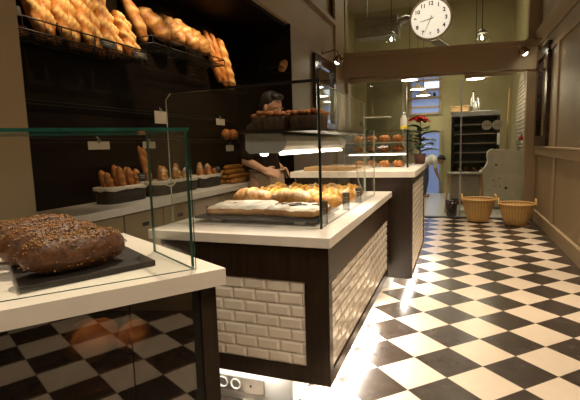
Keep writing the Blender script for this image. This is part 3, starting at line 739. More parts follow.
def chalk_tag(label,y,x,z,rz=0,w_=.09,h_=.055,tilt=.35):
    t=thing('chalk_tag',label,'sign',(x,y,z),0); t.rotation_euler=(0,-tilt,rz)
    MB().box(-.003,.003,-w_/2,w_/2,0,h_).build('tag_board',M['chalk'],t,.001)
    MB().box(.0031,.004,-w_*.32,w_*.3,h_*.62,h_*.70).box(.0031,.004,-w_*.25,w_*.2,h_*.36,h_*.43).build('chalk_marks',M['chalkw'],t)
    MB().tube([(0,0,0),(.0,0,-.05)],.0025,6).build('pin',M['wire'],t)
chalk_tag('black chalk tag stuck in the basket nearest the pillar',2.955,-2.415,1.055,0,.10,.06)
chalk_tag('black chalk tag on the front of the long middle basket',3.62,-2.41,1.06,0,.10,.05)
chalk_tag('black chalk tag on the basket beside the stacked sticks',4.17,-2.41,1.06,0,.10,.05)
g='stacked bread sticks on the back counter'
st=[(-2.37,.0),(-2.43,.0),(-2.49,.0),(-2.55,.0),(-2.40,.052),(-2.46,.052),(-2.52,.052),(-2.43,.104),(-2.49,.104),(-2.46,.156)]
for k,(x,dz) in enumerate(st):
    y0=4.36+.02*math.sin(k*2.3); y1=4.92+.05*math.sin(k*1.7)-dz*.6; zc=ZB+.028+dz
    free_loaf('stacked_stick','golden bread stick, %s counting up from the bottom front of the stack'%ORD[k],'bread',M['golden'],((x,y0,zc),(x,y1,zc),.027),g,nsl=6,seed=150+k,pw=6,wob=.03,depth=.10)
chalk_tag('small black chalk tag leaning on the stacked bread sticks',4.70,-2.325,ZB+.012,0,.08,.045,.15)

# ------------------------------------------------------------------ wire racks high on the bread wall
def wire_rack(label,y0,y1,zf,zr,xf=-2.45,xb=NX):
    t=thing('wire_rack',label,'rack',(0,0,0),0,'wire bread racks')
    ro=.0055
    MB().tube([(xb+.006,y0,zr),(xf,y0,zr),(xf,y1,zr),(xb+.006,y1,zr)],ro,8).build('top_rail',M['wire'],t)
    mb=MB(); mb.tube([(xb+.006,y0,zf),(xf,y0,zf),(xf,y1,zf),(xb+.006,y1,zf),(xb+.006,y0,zf)],ro,8)
    n=int((y1-y0)/.045)
    for i in range(1,n): mb.tube([(xb+.006,y0+(y1-y0)*i/n,zf),(xf,y0+(y1-y0)*i/n,zf)],.003,6)
    for i in range(1,6): mb.tube([(xb+(xf-xb)*i/6,y0,zf-.004),(xb+(xf-xb)*i/6,y1,zf-.004)],.003,6)
    mb.build('floor_grid',M['wire'],t)
    n=max(2,int((y1-y0)/.24))
    for i in range(n+1):
        y=y0+(y1-y0)*i/n
        MB().tube([(xf,y,zf),(xf,y,zr)],.004,6).build('upright',M['wire'],t)
    for y in (y0+.15,y1-.15):
        MB().tube([(xb+.14,y,zf-.008),(xb+.008,y,zf-.06)],.005,6).build('bracket',M['wire'],t)
    return t
wire_rack('black wire rack of standing baguettes high on the bread wall, nearest the pillar',1.72,3.14,2.045,2.12)
wire_rack('black wire rack of rustic loaves high on the bread wall, farther from the pillar',3.24,4.48,2.215,2.275)
g='standing baguettes on the near wire rack'
ys=[2.12,2.225,2.33,2.435,2.54,2.645,2.75,2.86,2.97,3.06]
for k,y in enumerate(ys):
    x=-2.50-.035*(k%2); zt=2.72 if k<7 else 2.42
    r=.054 if k<7 else .052
    mb=MB(); mb.loaf((x,y+.06,2.052),(x-.085,y-.10 if k<7 else y-.03,zt),r,nsl=6 if k<7 else 4,twist=2.2,seed=200+k,up=(1,-.25,.2),pw=5,wob=.03,depth=.34,flat=1)
    tag(mb.build('baguette',M['baguette'],None,recenter=True),'golden slashed baguette standing in the near wire rack, %s from the pillar'%ORD[k],'bread',g)
g='round crusts lying on the near wire rack'
for k in range(9):
    y=1.86+.02*(k%2)+k*.135; x=-2.64
    free_loaf('rack_roll','dark golden roll lying behind the standing baguettes, %s from the pillar'%ORD[k],'bread',M['brown_stick'],((x,y-.05,2.085),(x,y+.06,2.085),.035),g,nsl=2,seed=230+k)
g='rustic loaves on the far wire rack'
spec=[(3.12,.30,2.55,.055,'rustic'),(3.42,.17,0,.074,'rustic'),(3.65,.20,0,.082,'crusty'),(3.89,.22,0,.078,'rustic'),(4.13,.20,0,.080,'crusty')]
names=['tall floury loaf standing between the two wire racks']+['floury rustic loaf lying on the far wire rack, %s from the left'%ORD[i] for i in range(4)]
for k,(y,l,zt,r,mt) in enumerate(spec):
    if zt: args=((-2.60,y+.06,2.228),(-2.66,y-.12,zt),r); up=(1,0,0); y_=0
    else: args=((-2.49,y+.11,2.222+r),(-2.655,y-.10,2.222+r*(3.9+.5*(k%2))),r*1.12); up=(.8,-.1,.6)
    if k==0: args=((-2.57,3.30,2.235),(-2.64,3.13,2.60),.058)
    free_loaf('rustic_loaf',names[k],'bread',M[mt],args,g,nsl=3,seed=260+k,pw=2.6,up=up,wob=.07)
g='tall baguettes at the end of the far wire rack'
for k,(y,x,zt,zb) in enumerate(((4.46,-2.66,2.62,2.06),(4.56,-2.64,2.61,2.02),(4.69,-2.62,2.58,2.0))):
    mb=MB(); mb.loaf((x+.05,y+.20,zb),(x-.02,y,zt),.062 if k==2 else .048,nsl=5,twist=2.2,seed=280+k,up=(1,.1,.2),pw=5,depth=.12)
    tag(mb.build('baguette',M['brown_stick' if k<2 else 'baguette'],None,recenter=True),'tall brown baguette leaning past the far rack end, %s from left'%ORD[k],'bread',g)
hl=thing('wire_holder','small black wire holder under the tall baguettes beyond the far rack','rack',(0,0,0))
MB().tube([(NX+.004,4.62,2.06),(-2.50,4.62,2.06),(-2.50,5.16,2.06),(NX+.004,5.16,2.06)],.005,8).build('rail',M['wire'],hl)
mbh=MB()
for i in range(7): mbh.tube([(NX+.004,4.64+i*.085,1.985),(-2.52,4.64+i*.085,1.985)],.004,6)
mbh.tube([(-2.52,4.64,1.985),(-2.52,5.15,1.985)],.004,6).tube([(-2.50,4.62,2.06),(-2.52,4.64,1.985)],.004,6).tube([(-2.50,5.16,2.06),(-2.52,5.15,1.985)],.004,6)
mbh.build('floor_grid',M['wire'],hl)
for k,(y,z,lb) in enumerate(((2.70,2.075,'black chalk tag clipped on the rail below the tallest baguettes'),(3.06,2.06,'black chalk tag at the right end of the near wire rack'),(1.92,2.12,'black chalk tag on the near wire rack beside the pillar'))):
    chalk_tag(lb,y,-2.4435,z-.01,0,.16,.06,.2)

# thin wall rails with hanging white cards
for k,(z,y0,y1,lb) in enumerate(((1.655,2.0,4.95,'thin black rail high on the bread wall with hanging cards'),(1.40,1.9,5.1,'thin black rail low on the bread wall with hanging cards'))):
    t=thing('wall_rail',lb,'rail',(0,0,0),0,'thin wall rails')
    MB().tube([(NX+.04,y0,z),(NX+.04,y1,z)],.005,6).tube([(NX+.10,y0,z-.03),(NX+.10,y1,z-.03)],.004,6).build('rail',M['wire'],t)
    for y in (y0+.1,(y0+y1)/2,y1-.1): MB().tube([(NX+.002,y,z),(NX+.10,y,z-.03)],.005,6).build('bracket',M['wire'],t)
cards=[(2.70,1.315,.22,.062,'white price card, wide, hanging over the basket nearest the pillar'),(3.30,1.315,.17,.062,'white price card hanging over the long middle basket'),
       (3.50,1.545,.19,.115,'white square price card on the high rail, left one'),(4.62,1.57,.20,.075,'white price card on the high rail, right one'),(4.82,1.262,.19,.075,'white price card under the two round rolls')]
for k,(y,z,w_,h_,lb) in enumerate(cards):
    t=thing('price_card_white',lb,'price card',(NX+.1085,y,z),0,'hanging white price cards')
    MB().box(-.002,.002,-w_/2,w_/2,0,h_).build('card',M['tag'],t)
    MB().box(-.006,.006,-.012,.012,h_-.012,h_+.022).tube([(0,0,h_+.02),(-.015,0,h_+.035)],.004,6).build('clip',M['steel'],t,0,'small metal clip')
g='round rolls on the low rail'
for k,y in enumerate((4.76,4.93)):
    mb=MB(); mb.ell((NX+.10,y,1.40+.066),(.066,.068,.066),0,18,14)
    tag(mb.build('round_roll',M['brown_stick'],None,recenter=True),'glossy round roll on the low wall rail, %s one'%('left','right')[k],'bread',g)
# small rack with a loaf on the end wall of the niche
wr=thing('end_rack','small black wire rack on the end wall of the dark niche','rack',(0,0,0))
MB().tube([(-2.30,5.292,2.27),(-2.30,5.12,2.27),(-1.98,5.12,2.27)],.006,6).tube([(-2.30,5.292,2.20),(-2.30,5.12,2.20),(-1.98,5.12,2.20)],.005,6).tube([(-2.30,5.12,2.2),(-2.30,5.12,2.27)],.005,6).build('rail',M['wire'],wr)
mbr=MB()
for i in range(5): mbr.tube([(-2.25+i*.065,5.29,2.20),(-2.25+i*.065,5.12,2.20)],.004,6)
mbr.build('floor_grid',M['wire'],wr)
free_loaf('end_loaf','single loaf on the small wire rack on the niche end wall','bread',M['crusty'],((-2.06,5.20,2.212),(-1.99,5.2,2.36),.05),None,nsl=2,seed=300,up=(0,-1,0),pw=2.4)

# ------------------------------------------------------------------ end wall fittings
ck=thing('wall_clock','round white wall clock with black numerals hanging before the transom glass','clock',(-.435,7.80,3.295))
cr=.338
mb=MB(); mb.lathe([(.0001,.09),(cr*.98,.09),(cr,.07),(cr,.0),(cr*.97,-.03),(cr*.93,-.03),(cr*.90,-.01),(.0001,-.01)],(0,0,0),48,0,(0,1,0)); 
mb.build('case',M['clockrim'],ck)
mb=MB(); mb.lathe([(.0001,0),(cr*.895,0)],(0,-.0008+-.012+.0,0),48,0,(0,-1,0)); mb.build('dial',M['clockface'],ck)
for h in range(1,13):
    a=h*PI/6; rr=cr*.71
    label_text(str(h),.085,M['ink'],ck,Matrix.Translation((rr*math.sin(a),-.0155,rr*math.cos(a)))@Matrix.Rotation(PI/2,4,'X'))
def hand(ang,l,w_,nm,y):
    d=V((math.sin(ang),0,math.cos(ang))); s=V((d.z,0,-d.x)); p=[-d*.05-s*w_,-d*.05+s*w_,d*l+s*w_*.5,d*l-s*w_*.5]
    mb=MB(); vs=[q+V((0,y,0)) for q in p]+[q+V((0,y-.004,0)) for q in p]
    mb.add(vs,[(0,1,2,3),(7,6,5,4)]+[(i,(i+1)%4,4+(i+1)%4,4+i) for i in range(4)]); mb.build(nm,M['ink'],ck)
hand(math.radians(8.57*30),.17,.007,'hour_hand',-.018); hand(math.radians(34*6),.23,.005,'minute_hand',-.024)
MB().box(-.03,.03,.02,.06,cr-.01,CZ-3.295-.0005).build('hanger',M['clockrim'],ck)

def picture(name,label,x,ys,zs,nx,inner):
    t=thing(name,label,'mirror',(x,0,0)); s=nx; d=.05
    y0,y1=ys; z0,z1=zs; fw=.15
    a,b=(0,s*d) if s>0 else (s*d,0)
    MB().box(a,b,y0,y1,z1-fw,z1).box(a,b,y0,y1,z0,z0+fw).box(a,b,y0,y0+fw,z0+fw,z1-fw).box(a,b,y1-fw,y1,z0+fw,z1-fw).build('frame',M['frame'],t,.008,'glossy dark wooden frame')
    a,b=(s*.002,s*.012) if s>0 else (s*.012,s*.002)
    MB().box(a,b,y0+fw,y1-fw,z0+fw,z1-fw).build('mirror_glass',inner,t); return t
picture('framed_mirror','tall dark-framed mirror on the panelled right wall',RX,(7.0,7.94),(1.2,2.63),-1,M['mirror'])
picture('framed_mirror','dark-framed mirror on the left wall beyond the bread niche',LX,(6.15,7.30),(1.5,2.62),1,M['mirror'])
def picture_lamp(label,x,y,z,nx,reach,drop_):
    t=thing('picture_lamp',label,'lamp',(x,y,z),0,'picture lamps')
    s=nx
    MB().lathe([(.0001,.0),(.035,.0),(.035,.012),(.012,.02),(.0001,.02)],(s*.0005,0,0),16,0,(s,0,0)).build('wall_plate',M['bronze'],t)
    MB().tube([(s*.02,0,0),(s*reach*.4,0,.01),(s*reach*.75,0,.03),(s*reach*.93,0,.0),(s*reach,0,-drop_*.55)],.009,8).build('arm',M['bronze'],t)
    h=V((s*reach,0,-drop_)); ax=V((-s*.55,0,-.8)).normalized()
    MB().lathe([(.012,-.075),(.035,-.07),(.062,-.03),(.085,.05),(.08,.05),(.055,-.02),(.0001,-.05)],h,20,0,ax).build('shade',M['bronze'],t)
    MB().ell(h+ax*.035,(.04,.04,.04),0,12,8).build('bulb',M['lampglow'],t)
picture_lamp('bronze picture lamp on curved arm over the right mirror',RX,7.66,2.775,-1,.27,.15)
picture_lamp('bronze picture lamp on curved arm over the left mirror',LX,6.66,2.70,1,.26,.12)

# round stickers on the partition glass
for k,x in enumerate((.457,.617)):
    mb=MB(); n=40; vs=[]
    for i in range(n*2):
        a=PI*i/n; rr=.078*(1+(.06 if (i//2)%2 and math.sin(a)>.2 else 0)); vs.append((rr*math.cos(a),rr*math.sin(a)))
    o=thing('glass_sticker','pale round scalloped sticker on the partition glass, %s of two'%('left','right')[k],'sticker',(x,EY+.0845,1.555),0,'round stickers on the glass')
    mb.extrude(vs,-.002,0,'y'); mb.build('disc',M['sticker'],o)
    MB().box(-.045,-.02,-.0032,-.0021,-.012,.010).box(-.012,.012,-.0032,-.0021,-.012,.010).box(.02,.045,-.0032,-.0021,-.012,.010).build('faded_mark',M['canvas'],o)

# wicker baskets
def wicker_basket(label,x,y,rt,rb,h,rz):
    t=thing('wicker_basket',label,'basket',(x,y,.0),rz,'wicker baskets by the glass')
    MB().lathe([(.0001,.016),(rb*.96,.016),(rb,.02),(rb+(rt-rb)*.45,h*.4),(rb+(rt-rb)*.8,h*.75),(rt,h),(rt*.965,h),(rb+(rt-rb)*.77,h*.75),(rb*.95,.03),(.0001,.03)],(0,0,0),48).build('basket_body',M['wicker'],t)
    MB().tube([(rt*.985*math.cos(2*PI*i/40),rt*.985*math.sin(2*PI*i/40),h) for i in range(40)],.014,8,0,True).build('rim',M['wickerrim'],t)
    for s in (-1,1):
        MB().tube([(s*rt*.99,rt*.32*c,h-.01+.085*math.sin(PI*q)) for q,c in ((0,-1),(.2,-.85),(.4,-.35),(.5,0),(.6,.35),(.8,.85),(1,1))],.013,8).build('handle',M['wickerrim'],t)
    mb=MB()
    for q in range(2):
        mb.tube([(-rb*.8,(-.5,.5)[q]*rb,.012),(rb*.8,(-.5,.5)[q]*rb,.012)],.012,8)
    mb.build('base_runner',M['wickerrim'],t)
wicker_basket('round wicker basket with two handles by the glass, left one',.335,7.66,.255,.155,.37,.1)
wicker_basket('round wicker basket with two handles by the glass, beside the right wall',.865,7.42,.255,.15,.335,-.05)

# ------------------------------------------------------------------ kitchen behind the glass
dn=thing('dark_bin','slim dark brown bin behind the left wicker basket inside the kitchen','bin',(-.075,8.22,0))
MB().lathe([(.0001,0),(.085,0),(.105,.26),(.095,.26),(.08,.02),(.0001,.02)],(0,0,0),20).build('bin_body',M['frame'],dn)
MB().lathe([(.11,.261),(.11,.275),(.0001,.28)],(0,0,0),20).build('lid',M['frame'],dn)
ts=thing('canvas_trolley','wooden-legged folding stand with grey canvas sides behind the glass','stand',(.14,8.78,0))
MB().box(-.26,.26,-.2,.2,.25,.70).build('canvas_bag',M['canvas'],ts,.03)
MB().box(-.30,.30,-.24,.24,.70,.725).build('top_frame',M['canvas'],ts,.006)
for sx in(-1,1):
    for sy in(-1,1): MB().tube([(sx*.28,sy*.2,.70),(sx*.33,sy*.24,0)],.018,8).build('leg',M['board'],ts)
ov=thing('rack_oven','black steel rack oven with rows of baking trays behind the glass','oven',(.335,10.0,0))
W2=.45
MB().box(-W2,-W2+.05,-.35,.35,.02,1.88).box(W2-.05,W2,-.35,.35,.02,1.88).box(-W2,W2,.31,.35,.02,1.88).box(-W2,W2,-.35,.35,.02,.08).build('housing',M['black'],ov)
MB().box(-W2,W2,-.36,.35,1.80,1.90).build('top_panel',M['steel'],ov,.004)
MB().box(-W2+.05,W2-.05,.28,.309,.08,1.80).build('back_lining',M['oven_in'],ov)
for q in range(8):
    tt=MB().box(-W2+.052,W2-.052,-.30,.27,.30+q*.19,.312+q*.19).build('tray',M['tray_steel'],ov)
MB().box(W2-.05,W2-.0,-.37,-.351,1.22,1.45).build('control_panel',M['white'],ov,0,'small white control panel')
for s_ in (-.3,.3): MB().box(s_-.04,s_+.04,-.3,.3,0,.02).build('foot',M['black'],ov)
g='pale loaves on the oven tray'
for q in range(5):
    free_loaf('oven_loaf','pale loaf on a middle oven tray, %s from left'%ORD[q],'bread',M['crusty'],((.335-.30+q*.15,9.78,.692+.038),(.335-.30+q*.15,10.0,.692+.038),.038),g,nsl=3,seed=320+q)
wb=tag(MB().box(-.17,.17,-.15,.15,0,.11).box(-.18,.18,-.16,.16,.11,.13).build('wooden_crate',M['board'],None,.005,loc=(.04,10.0,1.901)),'brown wooden box on the left of the oven top','box')
for k,(x,h) in enumerate(((.30,.42),(.40,.30),(.34,.22))):
    t=thing('steel_flask','tall steel flask on the oven top' if k==0 else ('squat steel flask on the oven top at right' if k==1 else 'small steel flask in front on the oven top'),'flask',(x,10.0-.14*(k==2),1.9005),0)
    MB().lathe([(.0001,0),(.05,0),(.052,.02),(.05,h*.6),(.022,h*.8),(.022,h*.95)],(0,0,0),16).build('flask_body',M['steel'],t)
    MB().lathe([(.025,h*.951),(.025,h),(.0001,h*1.01)],(0,0,0),16).build('cap',M['black'],t)
# white enamel machine
wm=thing('dough_machine','white enamel bakery machine with dark round holes behind the wicker baskets','machine',(0,9.2,0))
poly=[(.36,.02),(1.18,.02),(1.18,1.10),(.62,1.14),(.56,1.10),(.54,1.0),(.56,.9),(.52,.8),(.44,.72),(.36,.55),(.42,.4)]
MB().extrude(poly,0,.35,'y').build('housing',M['white'],wm,.012)
MB().box(.40,1.16,.03,.32,0,.02).build('base',M['black'],wm)
for x,z,r in ((.70,.84,.02),(.66,.55,.012),(.76,.58,.012),(.68,.44,.012),(.78,.44,.012),(.88,.40,.024)):
    MB().lathe([(r,-.0),(r,.004),(.0001,.004)],(x,-.0005,z),14,0,(0,-1,0)).build('bolt_hole',M['ink'],wm)
# ribbed peel leaning on the side
rp=thing('ribbed_paddle','big pale ribbed oval panel hanging on the kitchen side wall','panel',(1.2,9.95,.70))
poly=[]
for i in range(40):
    a=2*PI*i/40; poly.append((.62*math.cos(a)*(1+.15*math.sin(a)),.95+.95*math.sin(a)))
MB().extrude(poly,-.03,-.0005,'x').build('board',M['cloth'],rp,.006)
mbp=MB()
for i in range(22):
    z=.16+i*.075; c=(z-.95)/.95; hw=.62*math.sqrt(max(0,1-c*c))*(1+.15*c)-.03
    mbp.tube([(-.034,-hw,z),(-.034,hw,z-.02)],.010,6)
mbp.build('ribs',M['shade'],rp)
pe=tag(MB().tube([(0,0,0),(.01,.0,1.0),(.05,.05,2.40)],.018,8).build('wooden_pole',M['board'],None,loc=(.98,10.55,.001)),'thin wooden pole standing upright beside the rack oven','pole')
gf=thing('red_lamp','small red shade on the kitchen side wall below the pendant','lamp',(1.115,9.25,1.30))
MB().lathe([(.0001,0),(.05,0),(.03,.06),(.012,.09),(.0001,.09)],(0,0,0),14).build('shade',M['red'],gf)
MB().tube([(0,0,.085),(.02,0,.11),(.0845,0,.11)],.008,6).build('arm',M['wire'],gf)
# kitchen daylight window and door
w3=thing('window_3','daylit bluish window on the kitchen back wall','window',(0,0,0)); w3['kind']='structure'
wx0,wx1,wz0,wz1=-1.10,-.44,2.03,3.06
MB().box(wx0,wx1,11.87,11.895,wz0,wz1).build('pane',M['blueglow'],w3)
for z in (2.03,2.20,2.42,2.62,2.86,3.06): MB().box(wx0-.03,wx1+.03,11.83,11.869,z-.022,z+.022).build('glazing_bar',M['wall'],w3)
MB().box(wx0-.06,wx0,11.83,11.869,wz0,wz1).box(wx1,wx1+.06,11.83,11.869,wz0,wz1).build('window_frame',M['wall'],w3)
MB().box(wx0+.3,wx1,11.86,11.868,2.66,2.82).build('pane',M['paleglow'],w3)
d1=thing('door_1','doorway with pale blue daylit door on the kitchen back wall','door',(0,0,0)); d1['kind']='structure'
MB().box(-.90,-.42,11.87,11.895,0,1.55).build('door_leaf',M['blueglow'],d1)
MB().box(-.97,-.90,11.84,11.895,0,1.62).box(-.42,-.35,11.84,11.895,0,1.62).box(-.90,-.42,11.84,11.895,1.55,1.62).build('door_frame',M['kwall'],d1)
g='jars on the kitchen window bar'
for q in range(4):
    mb=MB(); x=-.88+.11*q; mb.lathe([(.0001,0),(.035,0),(.035,.07),(.02,.09),(.02,.10),(.0001,.10)],(x,11.80,2.443),12)
    tag(mb.build('window_jar',[M['red'],M['ink'],M['jeans'],M['ink']][q],None,recenter=True),'small %s jar on the kitchen window ledge, %s from left'%(('red','black','blue','black')[q],ORD[q]),'jar',g)
struct('trim_12', MB().box(-1.2,-.38,11.74,11.9,2.42,2.442), M['wall'])
# pendant lamps
def pendant(label,x,y,z,r,ceil,grp):
    t=thing('pendant_lamp',label,'lamp',(x,y,z),0,grp)
    MB().lathe([(.022,.13),(.03,.12),(.05,.10),(r*.75,.04),(r,.0),(r*.97,.0),(r*.7,.03),(.04,.085)],(0,0,0),24).build('shade',M['shade'],t)
    MB().lathe([(.0001,.004),(r*.9,.006),(r*.7,.028),(.0001,.04)],(0,0,0),24).build('glowing_lens',M['lampglow'],t)
    MB().tube([(0,0,.12),(0,0,ceil-z-.001)],.006,6).build('cord',M['wire'],t)
for k,(x,y,z) in enumerate(((-.93,9.5,2.575),(-.83,10.3,2.47),(-.78,11.2,2.42))):
    pendant('dome pendant lamp glowing in the kitchen, %s of the left three'%('nearest','middle','farthest')[k],x,y,z,.175,4.68,'kitchen pendant lamps')
pendant('dome pendant lamp glowing over the rack oven',.31,9.5,2.50,.175,4.68,'kitchen pendant lamps')
def glass_pendant(label,x,y,z):
    t=thing('glass_pendant',label,'lamp',(x,y,z),0,'glass pendants behind the transom')
    MB().lathe([(.03,.16),(.05,.15),(.085,.10),(.08,.095),(.03,.14)],(0,0,0),20).build('gallery',M['steel'],t)
    MB().lathe([(.07,.098),(.11,.04),(.12,-.02),(.11,-.02),(.06,.09)],(0,0,0),20).build('glass_shade',M['glass'],t)
    MB().ell((0,0,.02),(.022,.022,.03),0,10,8).build('bulb',M['lampglow'],t)
    MB().tube([(0,0,.155),(0,0,4.68-z)],.007,6).build('cord',M['wire'],t)
glass_pendant('hanging glass pendant seen through the transom, left of the clock',-1.15,8.42,3.16)
glass_pendant('hanging glass pendant seen through the transom, right of the clock',.37,8.42,3.02)
# air duct
ad=thing('air_duct','grey ventilation duct with silver bend behind the transom','duct',(0,0,0))
mb=MB()
mb.box(-1.90,-1.10,8.85,9.2,3.58,3.74).box(-1.90,-1.08,8.83,9.22,3.36,3.53).box(-1.90,-1.05,8.85,9.2,3.53,3.58)
mb.build('duct_box',M['canvas'],ad,.01)
MB().tube([(-1.09,9.0,3.62),(-.95,9.0,3.66),(-.82,9.0,3.62),(-.70,9.0,3.5),(-.55,9.0,3.34),(-.40,9.0,3.18),(-.1,9.0,2.95),(.1,9.0,2.93)],.075,14).build('duct_pipe',M['steel'],ad)
MB().tube([(-1.7,9.0,3.74),(-1.7,9.0,4.69)],.01,6).build('hanger',M['steel'],ad)

# ------------------------------------------------------------------ people
def limb(mb,pts,rs,n=12): mb.tube(pts,rs,n); 
def capsule(mb,pts,rs):
    mb.tube(pts,rs,12)
    for p,r in zip(pts,rs): mb.ell(p,(r,r,r),0,12,8)
def remesh(o,vox=.011,sm=4):
    r=o.modifiers.new('skin','REMESH'); r.mode='VOXEL'; r.voxel_size=vox; r.use_smooth_shade=True
    s=o.modifiers.new('smooth','SMOOTH'); s.iterations=sm; s.factor=.5
def hand_mesh(mb,w,d,n,curl=.5,s=1):
    """palm and five fingers from wrist w towards d; n = back of hand direction"""
    w=V(w); d=V(d).normalized(); n=V(n).normalized(); sd=d.cross(n).normalized(); n=sd.cross(d).normalized()
    for q in (-1,0,1): capsule(mb,[w+sd*q*.022*s,w+d*.075*s+sd*q*.026*s],[.017*s,.016*s])
    for q,l in enumerate((.062,.074,.070,.055)):
        b=w+d*.082*s+sd*(q-1.5)*.020*s
        a=b+(d-n*curl*.5)*l*.5*s; c=a+(d*.6-n*curl)*l*.5*s
        capsule(mb,[b,a,c],[.0095*s,.009*s,.008*s])
    b=w+d*.02*s+sd*-.032*s; a=b+(d*.6-sd*.7-n*.2)*.04*s; c=a+(d*.9-sd*.15-n*.3)*.032*s
    capsule(mb,[b,a,c],[.012*s,.011*s,.009*s])
def head_mesh(mb,c,f,up=(0,0,1),s=1):
    c=V(c); f=V(f).normalized(); up=V(up); sd=f.cross(up).normalized(); up=sd.cross(f)
    R=Matrix((f,sd,up)).transposed()
    def E(p,r): mb.ell(c+R@(V(p)*s),(r[0]*s,r[1]*s,r[2]*s),0,16,12,R)
    E((-.01,0,.03),(.098,.078,.095)); E((.03,0,-.045),(.062,.056,.070)); E((.062,0,-.085),(.028,.03,.026))
    E((.098,0,-.02),(.018,.013,.022)); E((.090,0,-.002),(.012,.010,.028)); E((.084,0,-.058),(.012,.024,.007)); E((.083,0,-.070),(.012,.021,.007))
    E((.078,.032,.018),(.02,.022,.008)); E((.078,-.032,.018),(.02,.022,.008))
    for q in(-1,1): E((-.008,q*.08,-.008),(.018,.010,.032))
    return c,R
# counter baker, facing the aisle (+x)
bk=thing('person','person in dark shirt and taupe apron standing behind the counter, head bent, hand at waist','person',(-1.70,3.78,0))
mb=MB()
capsule(mb,[(.04,0,.96),(.02,0,1.15),(-.02,0,1.34),(0,0,1.45)],[.125,.12,.13,.10])
for q in(-1,1):
    capsule(mb,[(-.02,q*.05,1.40),(-.01,q*.17,1.45)],[.09,.062])
    capsule(mb,[(-.02,q*.09,.95),(.0,q*.10,.52),(-.02,q*.10,.09)],[.095,.065,.045])
    capsule(mb,[(-.03,q*.10,.05),(.09,q*.11,.04)],[.045,.038])
capsule(mb,[(0,0,1.45),(.065,0,1.56)],[.06,.055])
hc,hR=head_mesh(mb,(.105,0,1.655),(.90,-.30,-.32),s=1.03)
capsule(mb,[(-.01,-.19,1.44),(-.06,-.235,1.18)],[.058,.045]); capsule(mb,[(-.06,-.235,1.18),(.10,-.19,1.085)],[.043,.030])
hand_mesh(mb,(.10,-.19,1.085),(.9,.35,-.25),(.2,-.8,.5),.6)
capsule(mb,[(-.01,.19,1.44),(-.03,.24,1.18)],[.058,.045]); capsule(mb,[(-.03,.24,1.18),(.13,.14,1.08)],[.043,.030])
hand_mesh(mb,(.13,.14,1.08),(.8,-.5,-.2),(.3,.8,.5),.6)
o=mb.build('body',M['skin'],bk); remesh(o,.0075,3)
mb=MB()
capsule(mb,[(.04,0,1.0),(.02,0,1.15),(-.02,0,1.34),(0,0,1.43)],[.137,.132,.142,.108])
for q in(-1,1): capsule(mb,[(-.02,q*.05,1.40),(-.01,q*.17,1.445)],[.10,.073])
capsule(mb,[(-.01,-.19,1.44),(-.05,-.228,1.22)],[.068,.060]); capsule(mb,[(-.01,.19,1.44),(-.025,.235,1.22)],[.068,.060])
o=mb.build('shirt',M['shirt'],bk); remesh(o,.010,4)
mb=MB()
def skirt(mb,z0,z1,ax,ay,bx_,by_,wav):
    n=48; vs=[]
    for z,a,b in ((z1,ax,ay),(z1-.05,ax*1.03,ay*1.03),((z0+z1)/2,(ax+bx_)/2,(ay+by_)/2),(z0,bx_,by_)):
        k=(z1-z)/(z1-z0)
        for i in range(n):
            th=2*PI*i/n; rr=1+wav*k*math.sin(9*th); vs.append((.035+a*rr*math.cos(th),b*rr*math.sin(th),z))
    mb.add(vs,[(i*n+j,i*n+(j+1)%n,(i+1)*n+(j+1)%n,(i+1)*n+j) for i in range(3) for j in range(n)],0,True)
skirt(mb,.42,1.09,.155,.165,.175,.20,.05)
o=mb.build('apron',M['apron'],bk,0,'taupe waist apron with folds'); so=o.modifiers.new('thickness','SOLIDIFY'); so.thickness=.004
mb=MB(); mb.tube([(.035+.162*math.cos(2*PI*i/40),.172*math.sin(2*PI*i/40),1.085) for i in range(40)],.011,8,0,True)
mb.tube([(.125,-.16,1.08),(.145,-.175,1.0),(.14,-.18,.90)],.008,6).tube([(.115,-.165,1.08),(.11,-.185,1.0),(.115,-.19,.93)],.008,6); mb.build('apron_tie',M['apron'],bk)
mb=MB(); 
def HE(mb,p,r): mb.ell(hc+hR@V(p)*1.03,[q*1.03 for q in r],0,16,12,hR)
HE(mb,(-.028,0,.055),(.098,.090,.088)); HE(mb,(-.055,0,.0),(.070,.080,.085)); HE(mb,(.035,0,.108),(.055,.068,.030)); HE(mb,(-.03,-.072,.02),(.022,.018,.05)); HE(mb,(-.03,.072,.02),(.022,.018,.05))
o=mb.build('hair',M['hair'],bk); remesh(o,.009,2)
for q in(-1,1):
    MB().ell(hc+hR@V((.083,q*.031,.004)),(.010,.013,.008),0,12,8,hR).build('eye',M['white'],bk)
    MB().ell(hc+hR@V((.0905,q*.031,.004)),(.004,.006,.006),0,10,6,hR).build('pupil',M['ink'],bk)
    MB().ell(hc+hR@V((.088,q*.032,.024)),(.008,.022,.005),0,10,6,hR).build('eyebrow',M['hair'],bk)
# kitchen baker, bending forward to the right
kb=thing('person','person in white shirt and blue jeans bending over in the kitchen beside the oven','person',(-.70,11.0,0)); kb.scale=(.86,.86,.86)
mb=MB()
capsule(mb,[(-.02,0,.86),(.06,0,.98),(.17,0,1.04),(.25,0,1.03)],[.115,.12,.125,.09])
for q in(-1,1):
    capsule(mb,[(-.02,q*.08,.84),(.02,q*.09,.48),(-.03,q*.09,.09)],[.09,.062,.045]); capsule(mb,[(-.04,q*.09,.045),(.08,q*.10,.04)],[.043,.036])
    capsule(mb,[(.22,q*.06,1.04),(.25,q*.15,1.02)],[.08,.058])
    capsule(mb,[(.25,q*.17,1.01),(.27,q*.17,.78)],[.052,.040]); capsule(mb,[(.27,q*.17,.78),(.33,q*.12,.58)],[.038,.027])
    hand_mesh(mb,(.33,q*.12,.58),(.5,0,-.85),(.85,0,.5),.5)
capsule(mb,[(.26,0,1.05),(.34,0,1.05)],[.055,.052])
